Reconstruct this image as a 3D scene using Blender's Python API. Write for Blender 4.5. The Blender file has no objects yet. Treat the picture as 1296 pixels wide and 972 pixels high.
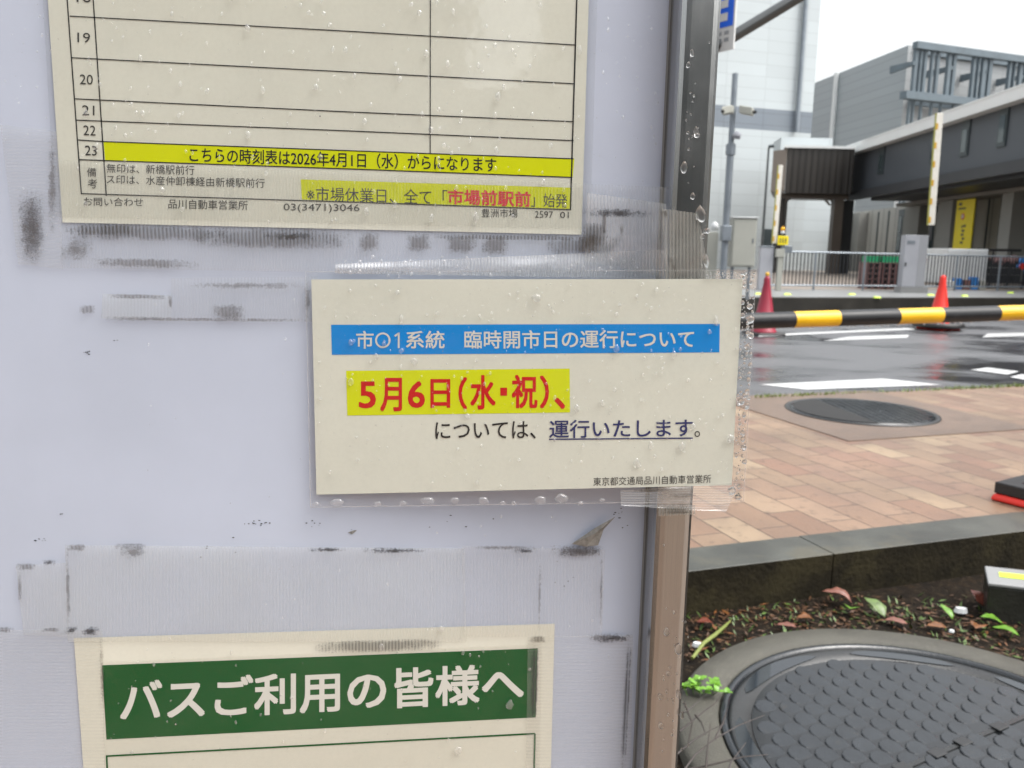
import bpy, bmesh, math, random
from mathutils import Vector, Matrix
random.seed(7)
R = math.radians
S = bpy.context.scene
COL = S.collection

# ------------------------------------------------------------------ camera
IW, IH, F = 1296.0, 972.0, 1048.0          # photograph size and focal length in its pixels
CAM = Vector((0.0, 0.0, 1.10))
PITCH, ROLL = R(9.2), R(1.2)
_f = Vector((0, math.cos(PITCH), -math.sin(PITCH)))
_r0 = Vector((1, 0, 0)); _u0 = _r0.cross(_f)
_r = _r0 * math.cos(ROLL) + _u0 * math.sin(ROLL)
_u = _u0 * math.cos(ROLL) - _r0 * math.sin(ROLL)
cd = bpy.data.cameras.new('camera'); cam = bpy.data.objects.new('camera', cd); COL.objects.link(cam)
cam.matrix_world = Matrix(((_r.x, _u.x, -_f.x, CAM.x), (_r.y, _u.y, -_f.y, CAM.y), (_r.z, _u.z, -_f.z, CAM.z), (0, 0, 0, 1)))
cd.sensor_width = 36.0; cd.lens = F / IW * 36.0
cd.clip_start = 0.02; cd.clip_end = 900.0
cd.dof.use_dof = True; cd.dof.focus_distance = 0.575; cd.dof.aperture_fstop = 16.5
S.camera = cam

# ------------------------------------------------------------------ sky, sun, exposure (overcast, rain)
SUN_EL, SUN_AZ = R(60), R(112)             # azimuth from +Y towards +X
w = bpy.data.worlds.new('World'); S.world = w; w.use_nodes = True
nt = w.node_tree; nt.nodes.clear()
sky = nt.nodes.new('ShaderNodeTexSky'); sky.sky_type = 'NISHITA'; sky.sun_disc = False
sky.sun_elevation = SUN_EL; sky.sun_rotation = SUN_AZ; sky.air_density = 1.6; sky.dust_density = 6.0; sky.ozone_density = 1.0
hs = nt.nodes.new('ShaderNodeHueSaturation'); hs.inputs['Saturation'].default_value = 0.22; hs.inputs['Value'].default_value = 1.0
bg = nt.nodes.new('ShaderNodeBackground'); bg.inputs['Strength'].default_value = 0.15
wo = nt.nodes.new('ShaderNodeOutputWorld')
nt.links.new(sky.outputs[0], hs.inputs['Color']); nt.links.new(hs.outputs[0], bg.inputs['Color']); nt.links.new(bg.outputs[0], wo.inputs['Surface'])
sl = bpy.data.lights.new('overcast_sun', 'SUN'); sl.energy = 0.5; sl.angle = R(40); sl.color = (1.0, 0.97, 0.93)
so = bpy.data.objects.new('overcast_sun', sl); COL.objects.link(so)
sd = Vector((math.sin(SUN_AZ) * math.cos(SUN_EL), math.cos(SUN_AZ) * math.cos(SUN_EL), math.sin(SUN_EL)))
so.rotation_euler = sd.to_track_quat('Z', 'Y').to_euler(); so.location = sd * 50
S.view_settings.view_transform = 'Standard'; S.view_settings.look = 'None'
S.view_settings.gamma = 1.0; S.view_settings.use_curve_mapping = False; S.view_settings.exposure = 1.22
S.cycles.use_denoising = True
S.cycles.max_bounces = 10; S.cycles.transparent_max_bounces = 24; S.cycles.transmission_bounces = 8
S.cycles.glossy_bounces = 4; S.cycles.diffuse_bounces = 4; S.cycles.sample_clamp_indirect = 6.0

# ------------------------------------------------------------------ measuring helpers (photo pixel -> point on a real plane)
def ray(px, py):
    return (_f + _r * ((px - IW / 2) / F) + _u * ((IH / 2 - py) / F))
def on_plane(px, py, p0, n):
    d = ray(px, py); t = (p0 - CAM).dot(n) / d.dot(n); return CAM + d * t
def onz(px, py, z):
    return on_plane(px, py, Vector((0, 0, z)), Vector((0, 0, 1)))
def ony(px, py, Y):
    return on_plane(px, py, Vector((0, Y, 0)), Vector((0, 1, 0)))
def onwall(px, py, A, B, off=0.0):
    t = (B - A); n = Vector((-t.y, t.x, 0)).normalized()
    if n.dot(CAM - A) < 0: n = -n
    return on_plane(px, py, A + n * off, n)

# ------------------------------------------------------------------ object helpers
def link(o, parent=None):
    COL.objects.link(o)
    if parent is not None: o.parent = parent
    return o
def tag(o, label=None, cat=None, group=None, kind=None):
    if label: o['label'] = label
    if cat: o['category'] = cat
    if group: o['group'] = group
    if kind: o['kind'] = kind
    return o
def empty(name, loc, label, cat, group=None, rz=0.0):
    o = bpy.data.objects.new(name, None); o.empty_display_size = 0.1; link(o)
    o.location = loc; o.rotation_euler = (0, 0, rz)
    return tag(o, label, cat, group)

class MB:
    """collects geometry in world coordinates; build() links it as ONE mesh object"""
    def __init__(s): s.v = []; s.f = []; s.uv = []; s.mi = []; s.sm = []
    def face(s, pts, uv=None, mi=0, smooth=False):
        i = len(s.v); s.v += [Vector(p) for p in pts]; s.f.append(list(range(i, i + len(pts))))
        s.uv.append(uv if uv else [(0, 0)] * len(pts)); s.mi.append(mi); s.sm.append(smooth); return s
    def grid(s, P, UV=None, smooth=True, mi=0):
        n, m = len(P), len(P[0]); i0 = len(s.v)
        for r_ in P: s.v += [Vector(p) for p in r_]
        for a in range(n - 1):
            for b in range(m - 1):
                q = [(a, b), (a, b + 1), (a + 1, b + 1), (a + 1, b)]
                s.f.append([i0 + x * m + y for x, y in q]); s.mi.append(mi); s.sm.append(smooth)
                s.uv.append([UV[x][y] for x, y in q] if UV else [(0, 0)] * 4)
        return s
    def box8(s, c, mi=0):
        """c: 8 corners, bottom 4 ccw then top 4"""
        for q in ((3, 2, 1, 0), (4, 5, 6, 7), (0, 1, 5, 4), (1, 2, 6, 5), (2, 3, 7, 6), (3, 0, 4, 7)):
            p = [Vector(c[k]) for k in q]; a = (p[1] - p[0]).length; b = (p[3] - p[0]).length
            s.face(p, [(0, 0), (a, 0), (a, b), (0, b)], mi)
        return s
    def box(s, o, x, y, z, mi=0):
        """corner o, edge vectors x y z"""
        o = Vector(o); x = Vector(x); y = Vector(y); z = Vector(z)
        return s.box8([o, o + x, o + x + y, o + y, o + z, o + x + z, o + x + y + z, o + y + z], mi)
    def abox(s, x0, x1, y0, y1, z0, z1, mi=0):
        return s.box((x0, y0, z0), (x1 - x0, 0, 0), (0, y1 - y0, 0), (0, 0, z1 - z0), mi)
    def tube(s, pts, rad, n=12, cap=True, mi=0):
        pts = [Vector(p) for p in pts]; rings = []
        if not isinstance(rad, (list, tuple)): rad = [rad] * len(pts)
        L = 0; Ls = []
        for k, p in enumerate(pts):
            if k: L += (p - pts[k - 1]).length
            Ls.append(L)
            t = (pts[min(k + 1, len(pts) - 1)] - pts[max(k - 1, 0)]).normalized()
            a = t.cross(Vector((0, 0, 1)) if abs(t.z) < .95 else Vector((1, 0, 0))).normalized(); b = t.cross(a).normalized()
            rings.append([p + (a * math.cos(2 * math.pi * j / n) + b * math.sin(2 * math.pi * j / n)) * rad[k] for j in range(n + 1)])
        s.grid(rings, [[(j / n, Ls[k]) for j in range(n + 1)] for k in range(len(pts))], True, mi)
        if cap:
            s.face(rings[0][:n][::-1], None, mi); s.face(rings[-1][:n], None, mi)
        return s
    def lathe(s, c, prof, n=32, mi=0):
        c = Vector(c)
        P = [[c + Vector((r_ * math.cos(2 * math.pi * j / n), r_ * math.sin(2 * math.pi * j / n), z)) for j in range(n + 1)] for r_, z in prof]
        return s.grid(P, [[(j / n, k) for j in range(n + 1)] for k in range(len(prof))], True, mi)
    def build(s, name, mat, parent=None, bevel=0.0, origin=None, weld=False):
        if parent is not None: org = parent_loc(parent)
        else: org = Vector(origin) if origin is not None else (sum(s.v, Vector()) / max(1, len(s.v)))
        me = bpy.data.meshes.new(name)
        M = parent_mat(parent).inverted() if parent is not None else Matrix.Translation(-org)
        me.from_pydata([M @ v for v in s.v], [], s.f)
        ul = me.uv_layers.new(name='UVMap'); k = 0
        for fi, f in enumerate(s.f):
            for q in range(len(f)): ul.data[k].uv = s.uv[fi][q]; k += 1
        for p, m_, sm in zip(me.polygons, s.mi, s.sm): p.material_index = m_; p.use_smooth = sm
        for m_ in (mat if isinstance(mat, (list, tuple)) else [mat]): me.materials.append(m_)
        if weld:
            b = bmesh.new(); b.from_mesh(me); bmesh.ops.remove_doubles(b, verts=b.verts, dist=1e-5); b.to_mesh(me); b.free()
        o = bpy.data.objects.new(name, me); link(o, parent)
        if parent is None: o.location = org
        if bevel:
            if not weld:
                b = bmesh.new(); b.from_mesh(me); bmesh.ops.remove_doubles(b, verts=b.verts, dist=1e-5); b.to_mesh(me); b.free()
            bv = o.modifiers.new('bevel', 'BEVEL'); bv.width = bevel; bv.segments = 3; bv.limit_method = 'ANGLE'; bv.angle_limit = R(40)
        return o
def parent_mat(p):
    M = Matrix.Translation(p.location) @ p.rotation_euler.to_matrix().to_4x4()
    return parent_mat(p.parent) @ M if p.parent is not None else M
def parent_loc(p): return parent_mat(p).translation
def copy_tree(o, parent=None):
    c = o.copy(); COL.objects.link(c); c.parent = parent
    for ch in list(o.children): copy_tree(ch, c)
    return c

# ------------------------------------------------------------------ materials
def lin(r, g, b):
    f = lambda c: (c / 255 / 12.92) if c / 255 <= .04045 else ((c / 255 + .055) / 1.055) ** 2.4
    return (f(r), f(g), f(b), 1.0)
class NB:
    def __init__(s, name):
        s.m = bpy.data.materials.new(name); s.m.use_nodes = True; s.t = s.m.node_tree; s.t.nodes.clear()
        s.out = s.t.nodes.new('ShaderNodeOutputMaterial')
    def n(s, typ, **kw):
        x = s.t.nodes.new('ShaderNode' + typ)
        for k, v in kw.items():
            if k in x.inputs: x.inputs[k].default_value = v
            else: setattr(x, k, v)
        return x
    def l(s, a, b): s.t.links.new(a, b); return b
    def surf(s, sh): s.l(sh, s.out.inputs['Surface']); return s.m
    def mixc(s, fac, a, b, typ='MIX'):
        x = s.t.nodes.new('ShaderNodeMix'); x.data_type = 'RGBA'; x.blend_type = typ
        for i, v in ((0, fac), (6, a), (7, b)):
            if hasattr(v, 'is_output'): s.l(v, x.inputs[i])
            else: x.inputs[i].default_value = v
        return x.outputs[2]
    def ramp(s, fac, stops):
        x = s.t.nodes.new('ShaderNodeValToRGB'); e = x.color_ramp.elements
        while len(e) < len(stops): e.new(.5)
        for q, (p, c) in zip(e, stops):
            q.position = p; q.color = c if isinstance(c, (tuple, list)) else (c, c, c, 1)
        s.l(fac, x.inputs[0]); return x.outputs[0]
    def math(s, op, a, b=None, c=None):
        x = s.t.nodes.new('ShaderNodeMath'); x.operation = op
        for i, v in enumerate((a, b, c)):
            if v is None: continue
            if hasattr(v, 'is_output'): s.l(v, x.inputs[i])
            else: x.inputs[i].default_value = v
        return x.outputs[0]
def mat(name, col, rough=.5, metal=0.0, vary=.12, vscale=3.0, bump=0.0, bscale=60.0, spec=.5, coat=0.0, coatr=.05, dirt=None):
    """plain painted / stone / plastic surface with some unevenness; vscale, bscale per metre"""
    b = NB(name); tc = b.n('TexCoord'); p = b.n('BsdfPrincipled', Metallic=metal, Roughness=rough)
    p.inputs['Specular IOR Level'].default_value = spec; p.inputs['Coat Weight'].default_value = coat; p.inputs['Coat Roughness'].default_value = coatr
    no = b.n('TexNoise', Scale=vscale, Detail=5.0, Roughness=.6); b.l(tc.outputs['Object'], no.inputs['Vector'])
    c = b.mixc(b.ramp(no.outputs[0], [(.3, 0.0), (.7, 1.0)]), tuple(x * (1 - vary) for x in col[:3]) + (1,), tuple(min(1, x * (1 + vary)) for x in col[:3]) + (1,))
    if dirt:
        n2 = b.n('TexNoise', Scale=dirt[1], Detail=8.0, Roughness=.7); b.l(tc.outputs['Object'], n2.inputs['Vector'])
        c = b.mixc(b.ramp(n2.outputs[0], [(dirt[2], 0.0), (dirt[2] + .12, dirt[3])]), c, dirt[0])
    b.l(c, p.inputs['Base Color'])
    r2 = b.math('MULTIPLY_ADD', no.outputs[0], .3, rough - .15); b.l(b.math('MAXIMUM', r2, .02), p.inputs['Roughness'])
    if bump:
        n3 = b.n('TexNoise', Scale=bscale, Detail=4.0); b.l(tc.outputs['Object'], n3.inputs['Vector'])
        bp = b.n('Bump', Strength=bump, Distance=.01); b.l(n3.outputs[0], bp.inputs['Height']); b.l(bp.outputs[0], p.inputs['Normal'])
    return b.surf(p.outputs[0])
# ------------------------------------------------------------------ surface materials
def m_asphalt():
    b = NB('wet_asphalt'); tc = b.n('TexCoord'); p = b.n('BsdfPrincipled')
    g = b.n('TexNoise', Scale=90.0, Detail=3.0); b.l(tc.outputs['Object'], g.inputs['Vector'])
    mp = b.n('Mapping'); mp.inputs['Scale'].default_value = (.55, 1.0, 1); b.l(tc.outputs['Object'], mp.inputs[0])
    pu = b.n('TexNoise', Scale=.75, Detail=4.0, Roughness=.55); b.l(mp.outputs[0], pu.inputs['Vector'])
    wet = b.ramp(pu.outputs[0], [(.46, 0.0), (.60, 1.0)])
    c = b.mixc(b.ramp(g.outputs[0], [(.35, 0.0), (.7, 1.0)]), (.075, .077, .082, 1), (.135, .137, .143, 1))
    c = b.mixc(wet, c, (.035, .036, .040, 1)); b.l(c, p.inputs['Base Color'])
    b.l(b.math('MULTIPLY_ADD', wet, -.34, .47), p.inputs['Roughness'])
    bp = b.n('Bump', Distance=.006); b.l(b.math('MULTIPLY_ADD', wet, -.33, .36), bp.inputs['Strength']); b.l(g.outputs[0], bp.inputs['Height']); b.l(bp.outputs[0], p.inputs['Normal'])
    return b.surf(p.outputs[0])
def m_bricks():
    b = NB('pavement_bricks'); tc = b.n('TexCoord'); p = b.n('BsdfPrincipled')
    br = b.n('TexBrick', Scale=1.0); br.offset = .5; br.squash = 1.0
    for k, v in (('Mortar Size', .0032), ('Mortar Smooth', .35), ('Bias', 0.0), ('Brick Width', .30), ('Row Height', .148)): br.inputs[k].default_value = v
    br.inputs['Color1'].default_value = (0, 0, 0, 1); br.inputs['Color2'].default_value = (1, 1, 1, 1); br.inputs['Mortar'].default_value = (.5, .5, .5, 1)
    b.l(tc.outputs['UV'], br.inputs['Vector'])
    base = b.ramp(br.outputs['Color'], [(0.0, (.155, .078, .052, 1)), (.22, (.25, .175, .112, 1)), (.42, (.205, .112, .076, 1)), (.62, (.32, .24, .155, 1)), (.8, (.225, .132, .092, 1)), (1.0, (.28, .20, .13, 1))])
    sp = b.n('TexNoise', Scale=260.0, Detail=3.0, Roughness=.8); b.l(tc.outputs['UV'], sp.inputs['Vector'])
    base = b.mixc(b.ramp(sp.outputs[0], [(.36, .55), (.47, 0.0)]), base, (.16, .10, .075, 1))
    base = b.mixc(b.ramp(sp.outputs[0], [(.55, 0.0), (.68, .55)]), base, (.42, .34, .25, 1))
    bl = b.n('TexNoise', Scale=2.2, Detail=6.0, Roughness=.65); b.l(tc.outputs['UV'], bl.inputs['Vector'])
    base = b.mixc(b.ramp(bl.outputs[0], [(.4, 0.0), (.66, .5)]), base, (.12, .075, .052, 1))
    st = b.n('TexNoise', Scale=16.0, Detail=7.0, Roughness=.7); b.l(tc.outputs['UV'], st.inputs['Vector'])
    base = b.mixc(b.ramp(st.outputs[0], [(.56, 0.0), (.68, .75)]), base, (.075, .05, .038, 1))
    c = b.mixc(br.outputs['Fac'], base, (.06, .04, .03, 1)); b.l(c, p.inputs['Base Color'])
    b.l(b.math('MULTIPLY_ADD', bl.outputs[0], -.55, .68), p.inputs['Roughness'])
    h = b.math('MULTIPLY_ADD', br.outputs['Fac'], -1.0, b.math('MULTIPLY', sp.outputs[0], .25))
    bp = b.n('Bump', Strength=.55, Distance=.004); b.l(h, bp.inputs['Height']); b.l(bp.outputs[0], p.inputs['Normal'])
    return b.surf(p.outputs[0])
def m_cladding(name, col, wx, hy, gap=.02, rough=.45, line=.72, metal=0.0, off=0.0, vary=.04):
    """panels in UV metres with thin joints"""
    b = NB(name); tc = b.n('TexCoord'); p = b.n('BsdfPrincipled', Roughness=rough, Metallic=metal)
    br = b.n('TexBrick', Scale=1.0); br.offset = off
    for k, v in (('Mortar Size', gap), ('Mortar Smooth', .3), ('Brick Width', wx), ('Row Height', hy)): br.inputs[k].default_value = v
    a = tuple(x * (1 - vary) for x in col[:3]) + (1,); c2 = tuple(min(1, x * (1 + vary)) for x in col[:3]) + (1,)
    br.inputs['Color1'].default_value = a; br.inputs['Color2'].default_value = c2; br.inputs['Mortar'].default_value = tuple(x * line for x in col[:3]) + (1,)
    b.l(tc.outputs['UV'], br.inputs['Vector'])
    no = b.n('TexNoise', Scale=.35, Detail=6.0); b.l(tc.outputs['UV'], no.inputs['Vector'])
    c = b.mixc(b.ramp(no.outputs[0], [(.35, 0.0), (.75, .12)]), br.outputs['Color'], (.3, .31, .3, 1))
    b.l(c, p.inputs['Base Color'])
    bp = b.n('Bump', Strength=.4, Distance=.02); b.l(b.math('MULTIPLY', br.outputs['Fac'], -1.0), bp.inputs['Height']); b.l(bp.outputs[0], p.inputs['Normal'])
    return b.surf(p.outputs[0])
def m_louvre(name, c1, c2, period, rough=.4):
    b = NB(name); tc = b.n('TexCoord'); p = b.n('BsdfPrincipled', Roughness=rough)
    sx = b.n('SeparateXYZ'); b.l(tc.outputs['UV'], sx.inputs[0])
    fr = b.math('FRACT', b.math('MULTIPLY', sx.outputs[0], 1 / period))
    no = b.n('TexNoise', Scale=1.3, Detail=2.0); no.noise_dimensions = '1D'; b.l(sx.outputs[0], no.inputs['W'])
    k = b.math('MULTIPLY', b.ramp(fr, [(.05, 0.0), (.2, 1.0), (.7, 1.0), (.85, 0.0)]), b.ramp(no.outputs[0], [(.35, .2), (.65, 1.0)]))
    b.l(b.mixc(k, c1, c2), p.inputs['Base Color'])
    bp = b.n('Bump', Strength=.6, Distance=.05); b.l(k, bp.inputs['Height']); b.l(bp.outputs[0], p.inputs['Normal'])
    return b.surf(p.outputs[0])
def m_soil():
    b = NB('wet_soil'); tc = b.n('TexCoord'); p = b.n('BsdfPrincipled', Roughness=.85); p.inputs['Specular IOR Level'].default_value = .2
    a = b.n('TexNoise', Scale=14.0, Detail=8.0, Roughness=.75); b.l(tc.outputs['Object'], a.inputs['Vector'])
    v = b.n('TexVoronoi', Scale=55.0); b.l(tc.outputs['Object'], v.inputs['Vector'])
    c = b.ramp(a.outputs[0], [(.3, (.005, .0035, .002, 1)), (.55, (.016, .010, .005, 1)), (.68, (.04, .024, .011, 1)), (.8, (.03, .04, .010, 1))])
    c = b.mixc(b.ramp(v.outputs['Distance'], [(.0, .5), (.35, 0.0)]), c, (.12, .085, .05, 1)); b.l(c, p.inputs['Base Color'])
    bp = b.n('Bump', Strength=1.0, Distance=.04); b.l(a.outputs[0], bp.inputs['Height']); b.l(bp.outputs[0], p.inputs['Normal'])
    return b.surf(p.outputs[0])
def m_paint():
    b = NB('road_paint'); tc = b.n('TexCoord'); p = b.n('BsdfPrincipled', Roughness=.3)
    a = b.n('TexNoise', Scale=9.0, Detail=8.0, Roughness=.75); b.l(tc.outputs['Object'], a.inputs['Vector'])
    b.l(b.ramp(a.outputs[0], [(.28, (.2, .2, .2, 1)), (.40, (.55, .56, .56, 1)), (1, (.66, .67, .67, 1))]), p.inputs['Base Color'])
    return b.surf(p.outputs[0])
M = {}
M['asphalt'] = m_asphalt(); M['bricks'] = m_bricks(); M['soil'] = m_soil(); M['paint'] = m_paint()
M['kerb'] = mat('wet_kerb_stone', (.055, .057, .049), .45, vary=.4, vscale=5, bump=.25, bscale=180, dirt=((.085, .078, .055, 1), 4.0, .5, .7))
M['kerb_side'] = mat('dark_kerb_face', (.016, .013, .007), .85, spec=.15, vary=.5, vscale=9, bump=.5, bscale=60, dirt=((.03, .025, .012, 1), 5.0, .5, .8))  # upright kerb faces, much darker and browner than the tops
M['concrete'] = mat('old_concrete', (.066, .063, .050), .5, vary=.18, vscale=12, bump=.5, bscale=260, dirt=((.36, .34, .27, 1), 220.0, .60, .8))
M['iron'] = mat('wet_cast_iron', (.012, .015, .018), .22, vary=.35, vscale=12, bump=.07, bscale=120, spec=.6, dirt=((.035, .030, .022, 1), 26.0, .60, .6))
M['iron2'] = mat('dark_iron', (.012, .013, .013), .32, vary=.3, vscale=4, bump=.2, bscale=200, spec=.7)
M['island'] = mat('island_concrete', (.24, .245, .245), .35, vary=.15, vscale=1.5, dirt=((.2, .2, .19, 1), 1.0, .5, .5))
M['dark_kerb'] = mat('black_island_kerb', (.022, .020, .016), .5, vary=.4, vscale=2)
M['yard'] = mat('yard_paving', (.21, .175, .145), .5, vary=.2, vscale=1.0)
M['steel'] = mat('galvanised_steel', (.24, .27, .30), .42, metal=.55, vary=.15, vscale=4)
M['steel_blue'] = mat('blue_grey_steel', (.115, .150, .175), .5, vary=.15, vscale=1)
M['white'] = mat('white_painted_metal', (.62, .64, .64), .4, vary=.05)
M['white_roof'] = mat('white_roof_edge', (.80, .82, .81), .4, vary=.04, vscale=.3)
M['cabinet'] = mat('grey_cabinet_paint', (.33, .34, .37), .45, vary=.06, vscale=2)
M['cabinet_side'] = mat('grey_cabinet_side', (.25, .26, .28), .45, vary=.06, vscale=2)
M['beige'] = mat('beige_cabinet_paint', (.36, .365, .325), .5, vary=.06, vscale=2)
M['dark'] = mat('dark_recess', (.022, .023, .024), .5, vary=.3, vscale=1)
M['glass'] = mat('dark_window_glass', (.06, .085, .09), .08, vary=.2, vscale=.5, spec=.8)
M['frame'] = mat('dark_teal_frame', (.045, .06, .065), .4)
M['brown'] = mat('brown_metal_cladding', (.085, .070, .058), .4, vary=.15, vscale=.6)
M['brown_light'] = mat('brown_side_cladding', (.23, .195, .165), .45, vary=.08, vscale=.6)
M['brown_louvre'] = m_louvre('brown_ribbed_cladding', (.016, .014, .012, 1), (.038, .034, .030, 1), .30)
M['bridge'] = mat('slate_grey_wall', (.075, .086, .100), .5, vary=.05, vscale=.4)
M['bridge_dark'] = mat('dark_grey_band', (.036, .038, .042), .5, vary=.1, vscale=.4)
M['soffit'] = mat('grey_brown_beam', (.22, .205, .18), .6, vary=.08, vscale=.6)
M['pillar'] = mat('grey_pillar', (.26, .26, .24), .6, vary=.08, vscale=.6)
M['panelwall'] = m_cladding('beige_wall_panels', (.42, .41, .375, 1), 1.6, 30, .06, line=.5)
M['whiteclad'] = m_cladding('white_cladding', (.47, .515, .53, 1), 2.4, .62, .016, line=.80)
M['greyband'] = m_cladding('grey_band_cladding', (.17, .20, .235, 1), 2.4, .62, .02)
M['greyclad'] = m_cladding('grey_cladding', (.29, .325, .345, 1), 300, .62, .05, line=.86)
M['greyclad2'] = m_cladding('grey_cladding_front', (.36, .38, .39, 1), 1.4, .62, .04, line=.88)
M['yellow'] = mat('yellow_vinyl', (.86, .70, .015), .4, vary=.05)
M['black'] = mat('black_rubber', (.018, .018, .019), .45, vary=.3, vscale=8, bump=.2)
M['barblack'] = mat('glossy_black_paint', (.013, .014, .016), .42, vary=.3, vscale=5, spec=.35, dirt=((.05, .05, .05, 1), 20.0, .58, .5))
M['railpaint'] = mat('dark_railing_paint', (.035, .038, .042), .75, spec=.2)
M['baryellow'] = mat('glossy_yellow_paint', (.76, .44, .008), .35, vary=.12, vscale=4, dirt=((.30, .17, .02, 1), 26.0, .58, .6))
M['red'] = mat('red_cone_plastic', (.72, .028, .016), .38, vary=.1, vscale=6)
M['magenta'] = mat('faded_crimson_plastic', (.26, .014, .035), .42, vary=.1, vscale=6)
M['lampy'] = mat('amber_lamp', (.95, .45, .01), .2)
M['studs'] = mat('yellow_green_reflector', (.62, .85, .04), .35)
M['blue'] = mat('sign_blue', (.012, .13, .78), .35)
M['grey_print'] = mat('grey_print', (.28, .30, .32), .5)
M['gatewhite'] = mat('gate_arm_white', (.74, .71, .64), .4)
M['gateamber'] = mat('gate_arm_amber', (.62, .36, .03), .4)
M['green'] = mat('green_crate_plastic', (.012, .26, .11), .4)
M['pink'] = mat('faded_red_pallet', (.17, .085, .08), .55)
M['skyblue'] = mat('blue_plastic', (.03, .20, .55), .4)
M['postdark'] = mat('dark_pole_paint', (.055, .062, .064), .35, coat=.3)

# ------------------------------------------------------------------ ground, pavement, road (street frame s along, t across)
ZP = .10                                    # pavement height; road is 0, planting bed -0.05
K1, K2 = onz(880, 722, ZP), onz(1296, 672, ZP)
SV = (K2 - K1).normalized(); TV = Vector((-SV.y, SV.x, 0))
def ST(s, t, z=0.0): return Vector((K1.x, K1.y, 0)) + SV * s + TV * t + Vector((0, 0, z))
def tst(p): d = p - K1; return d.dot(SV), d.dot(TV)
t_kerb = tst(onz(1085, 670, ZP))[1]
t_road = tst(onz(1110, 496, ZP))[1]
t_far = tst(onz(1120, 395, 0))[1]
A_ = ST(0, t_far); B_ = ST(20, t_far)
z_isl = onwall(1120, 377, A_, B_).z
t_isl = tst(onz(1120, 367, z_isl))[1]
def sheet(name, s0, s1, t0, t1, z, m, kind='structure', n=1):
    b = MB(); b.face([ST(s0, t0, z), ST(s1, t0, z), ST(s1, t1, z), ST(s0, t1, z)], [(t0, s0), (t0, s1), (t1, s1), (t1, s0)])
    return tag(b.build(name, m), kind=kind)
sheet('ground', -400, 400, -400, 600, -.12, M['asphalt'])
sheet('planting_bed', -14, 14, -1.9, .004, -.05, M['soil'])
sheet('sidewalk', -60, 60, t_kerb + .003, t_road, ZP - .004, M['bricks'])
M['slabs'] = mat('wet_grey_paving', (.17, .155, .145), .3, vary=.3, vscale=1.2, bump=.2, bscale=40)
sheet('near_sidewalk', -60, 60, -9, -1.9, -.03, M['bricks'])
b = MB()                                    # kerb stones, each about a metre long, butted with thin joints
s = -14.3; rk = random.Random(3)
while s < 14:
    L = 1.06; e = .0012
    b.box(ST(s + e, 0, -.2), SV * (L - 2 * e), TV * t_kerb, (0, 0, ZP + .2 + rk.uniform(-.002, .002)), 0); s += L
k = b.build('kerb', [M['kerb'], M['kerb_side']], bevel=.003); tag(k, kind='structure')
for p in k.data.polygons:
    if abs(p.normal.z) < .5: p.material_index = 1
b = MB(); b.box(ST(-60, t_road, -.1), SV * 120, TV * .12, (0, 0, .1 + ZP - .012)); tag(b.build('road_edge_kerb', M['kerb']), kind='structure')
sheet('road', -90, 90, t_road + .12, t_far, 0.0, M['asphalt'])
b = MB(); b.box(ST(-90, t_far, -.1), SV * 180, TV * .25, (0, 0, .1 + z_isl - .002)); tag(b.build('far_kerb', M['dark_kerb']), kind='structure')
sheet('island_pavement', -90, 90, t_far + .25, t_isl, z_isl, M['island'])
sheet('yard', -150, 200, t_isl, 260, z_isl - .004, M['yard'])
def marking(pts):
    b = MB(); b.face([onz(x, y, .004) for x, y in pts]); o = b.build('marking_and_puddle', M['paint']); return tag(o, kind='structure')
marking([(961, 486.5), (1020, 493), (1192, 487), (1117, 479)])
marking([(1041, 431.5), (1148, 427.5), (1151, 423.5), (1075, 426)])
marking([(1243, 427), (1300, 425), (1300, 421), (1250, 422)])
marking([(960, 423.5), (960, 426), (1160, 417), (1150, 415)])
marking([(1278, 477), (1300, 481), (1300, 473), (1290, 474)])
marking([(1228, 468), (1275, 474), (1290, 470), (1250, 465)])  # lighter puddle patch, its bright reflection painted in white

# ------------------------------------------------------------------ far buildings
def wallface(b, A, B, z0, z1, mi=0):
    L = (B - A).length
    return b.face([(A.x, A.y, z0), (B.x, B.y, z0), (B.x, B.y, z1), (A.x, A.y, z1)], [(0, z0), (L, z0), (L, z1), (0, z1)], mi)
def prism(b, plan, z0, z1, mi=0, top=True):
    """plan: ccw points seen from above"""
    n = len(plan); acc = 0
    for i in range(n):
        A, B = Vector(plan[i]), Vector(plan[(i + 1) % n]); L = (B - A).length
        b.face([(A.x, A.y, z0), (B.x, B.y, z0), (B.x, B.y, z1), (A.x, A.y, z1)], [(acc, z0), (acc + L, z0), (acc + L, z1), (acc, z1)], mi); acc += L
    if top:
        b.face([(p[0], p[1], z1) for p in plan], [(p[0], p[1]) for p in plan], mi)
        b.face([(p[0], p[1], z0) for p in plan][::-1], [(p[0], p[1]) for p in plan][::-1], mi)
    return b
def flat(p): return Vector((p.x, p.y, 0))
def slab(b, A, B, d0, d1, z0, z1, mi=0):
    """box along A-B (plan), from d0 to d1 towards the camera side"""
    A = flat(A); B = flat(B); t = (B - A).normalized(); n = Vector((t.y, -t.x, 0))
    return prism(b, [A + n * d1, B + n * d1, B + n * d0, A + n * d0], z0, z1, mi)
def zw(px, py, A, B, off=0.0): return onwall(px, py, A, B, off).z
def xw(px, py, A, B, off=0.0): return flat(onwall(px, py, A, B, off))

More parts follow.
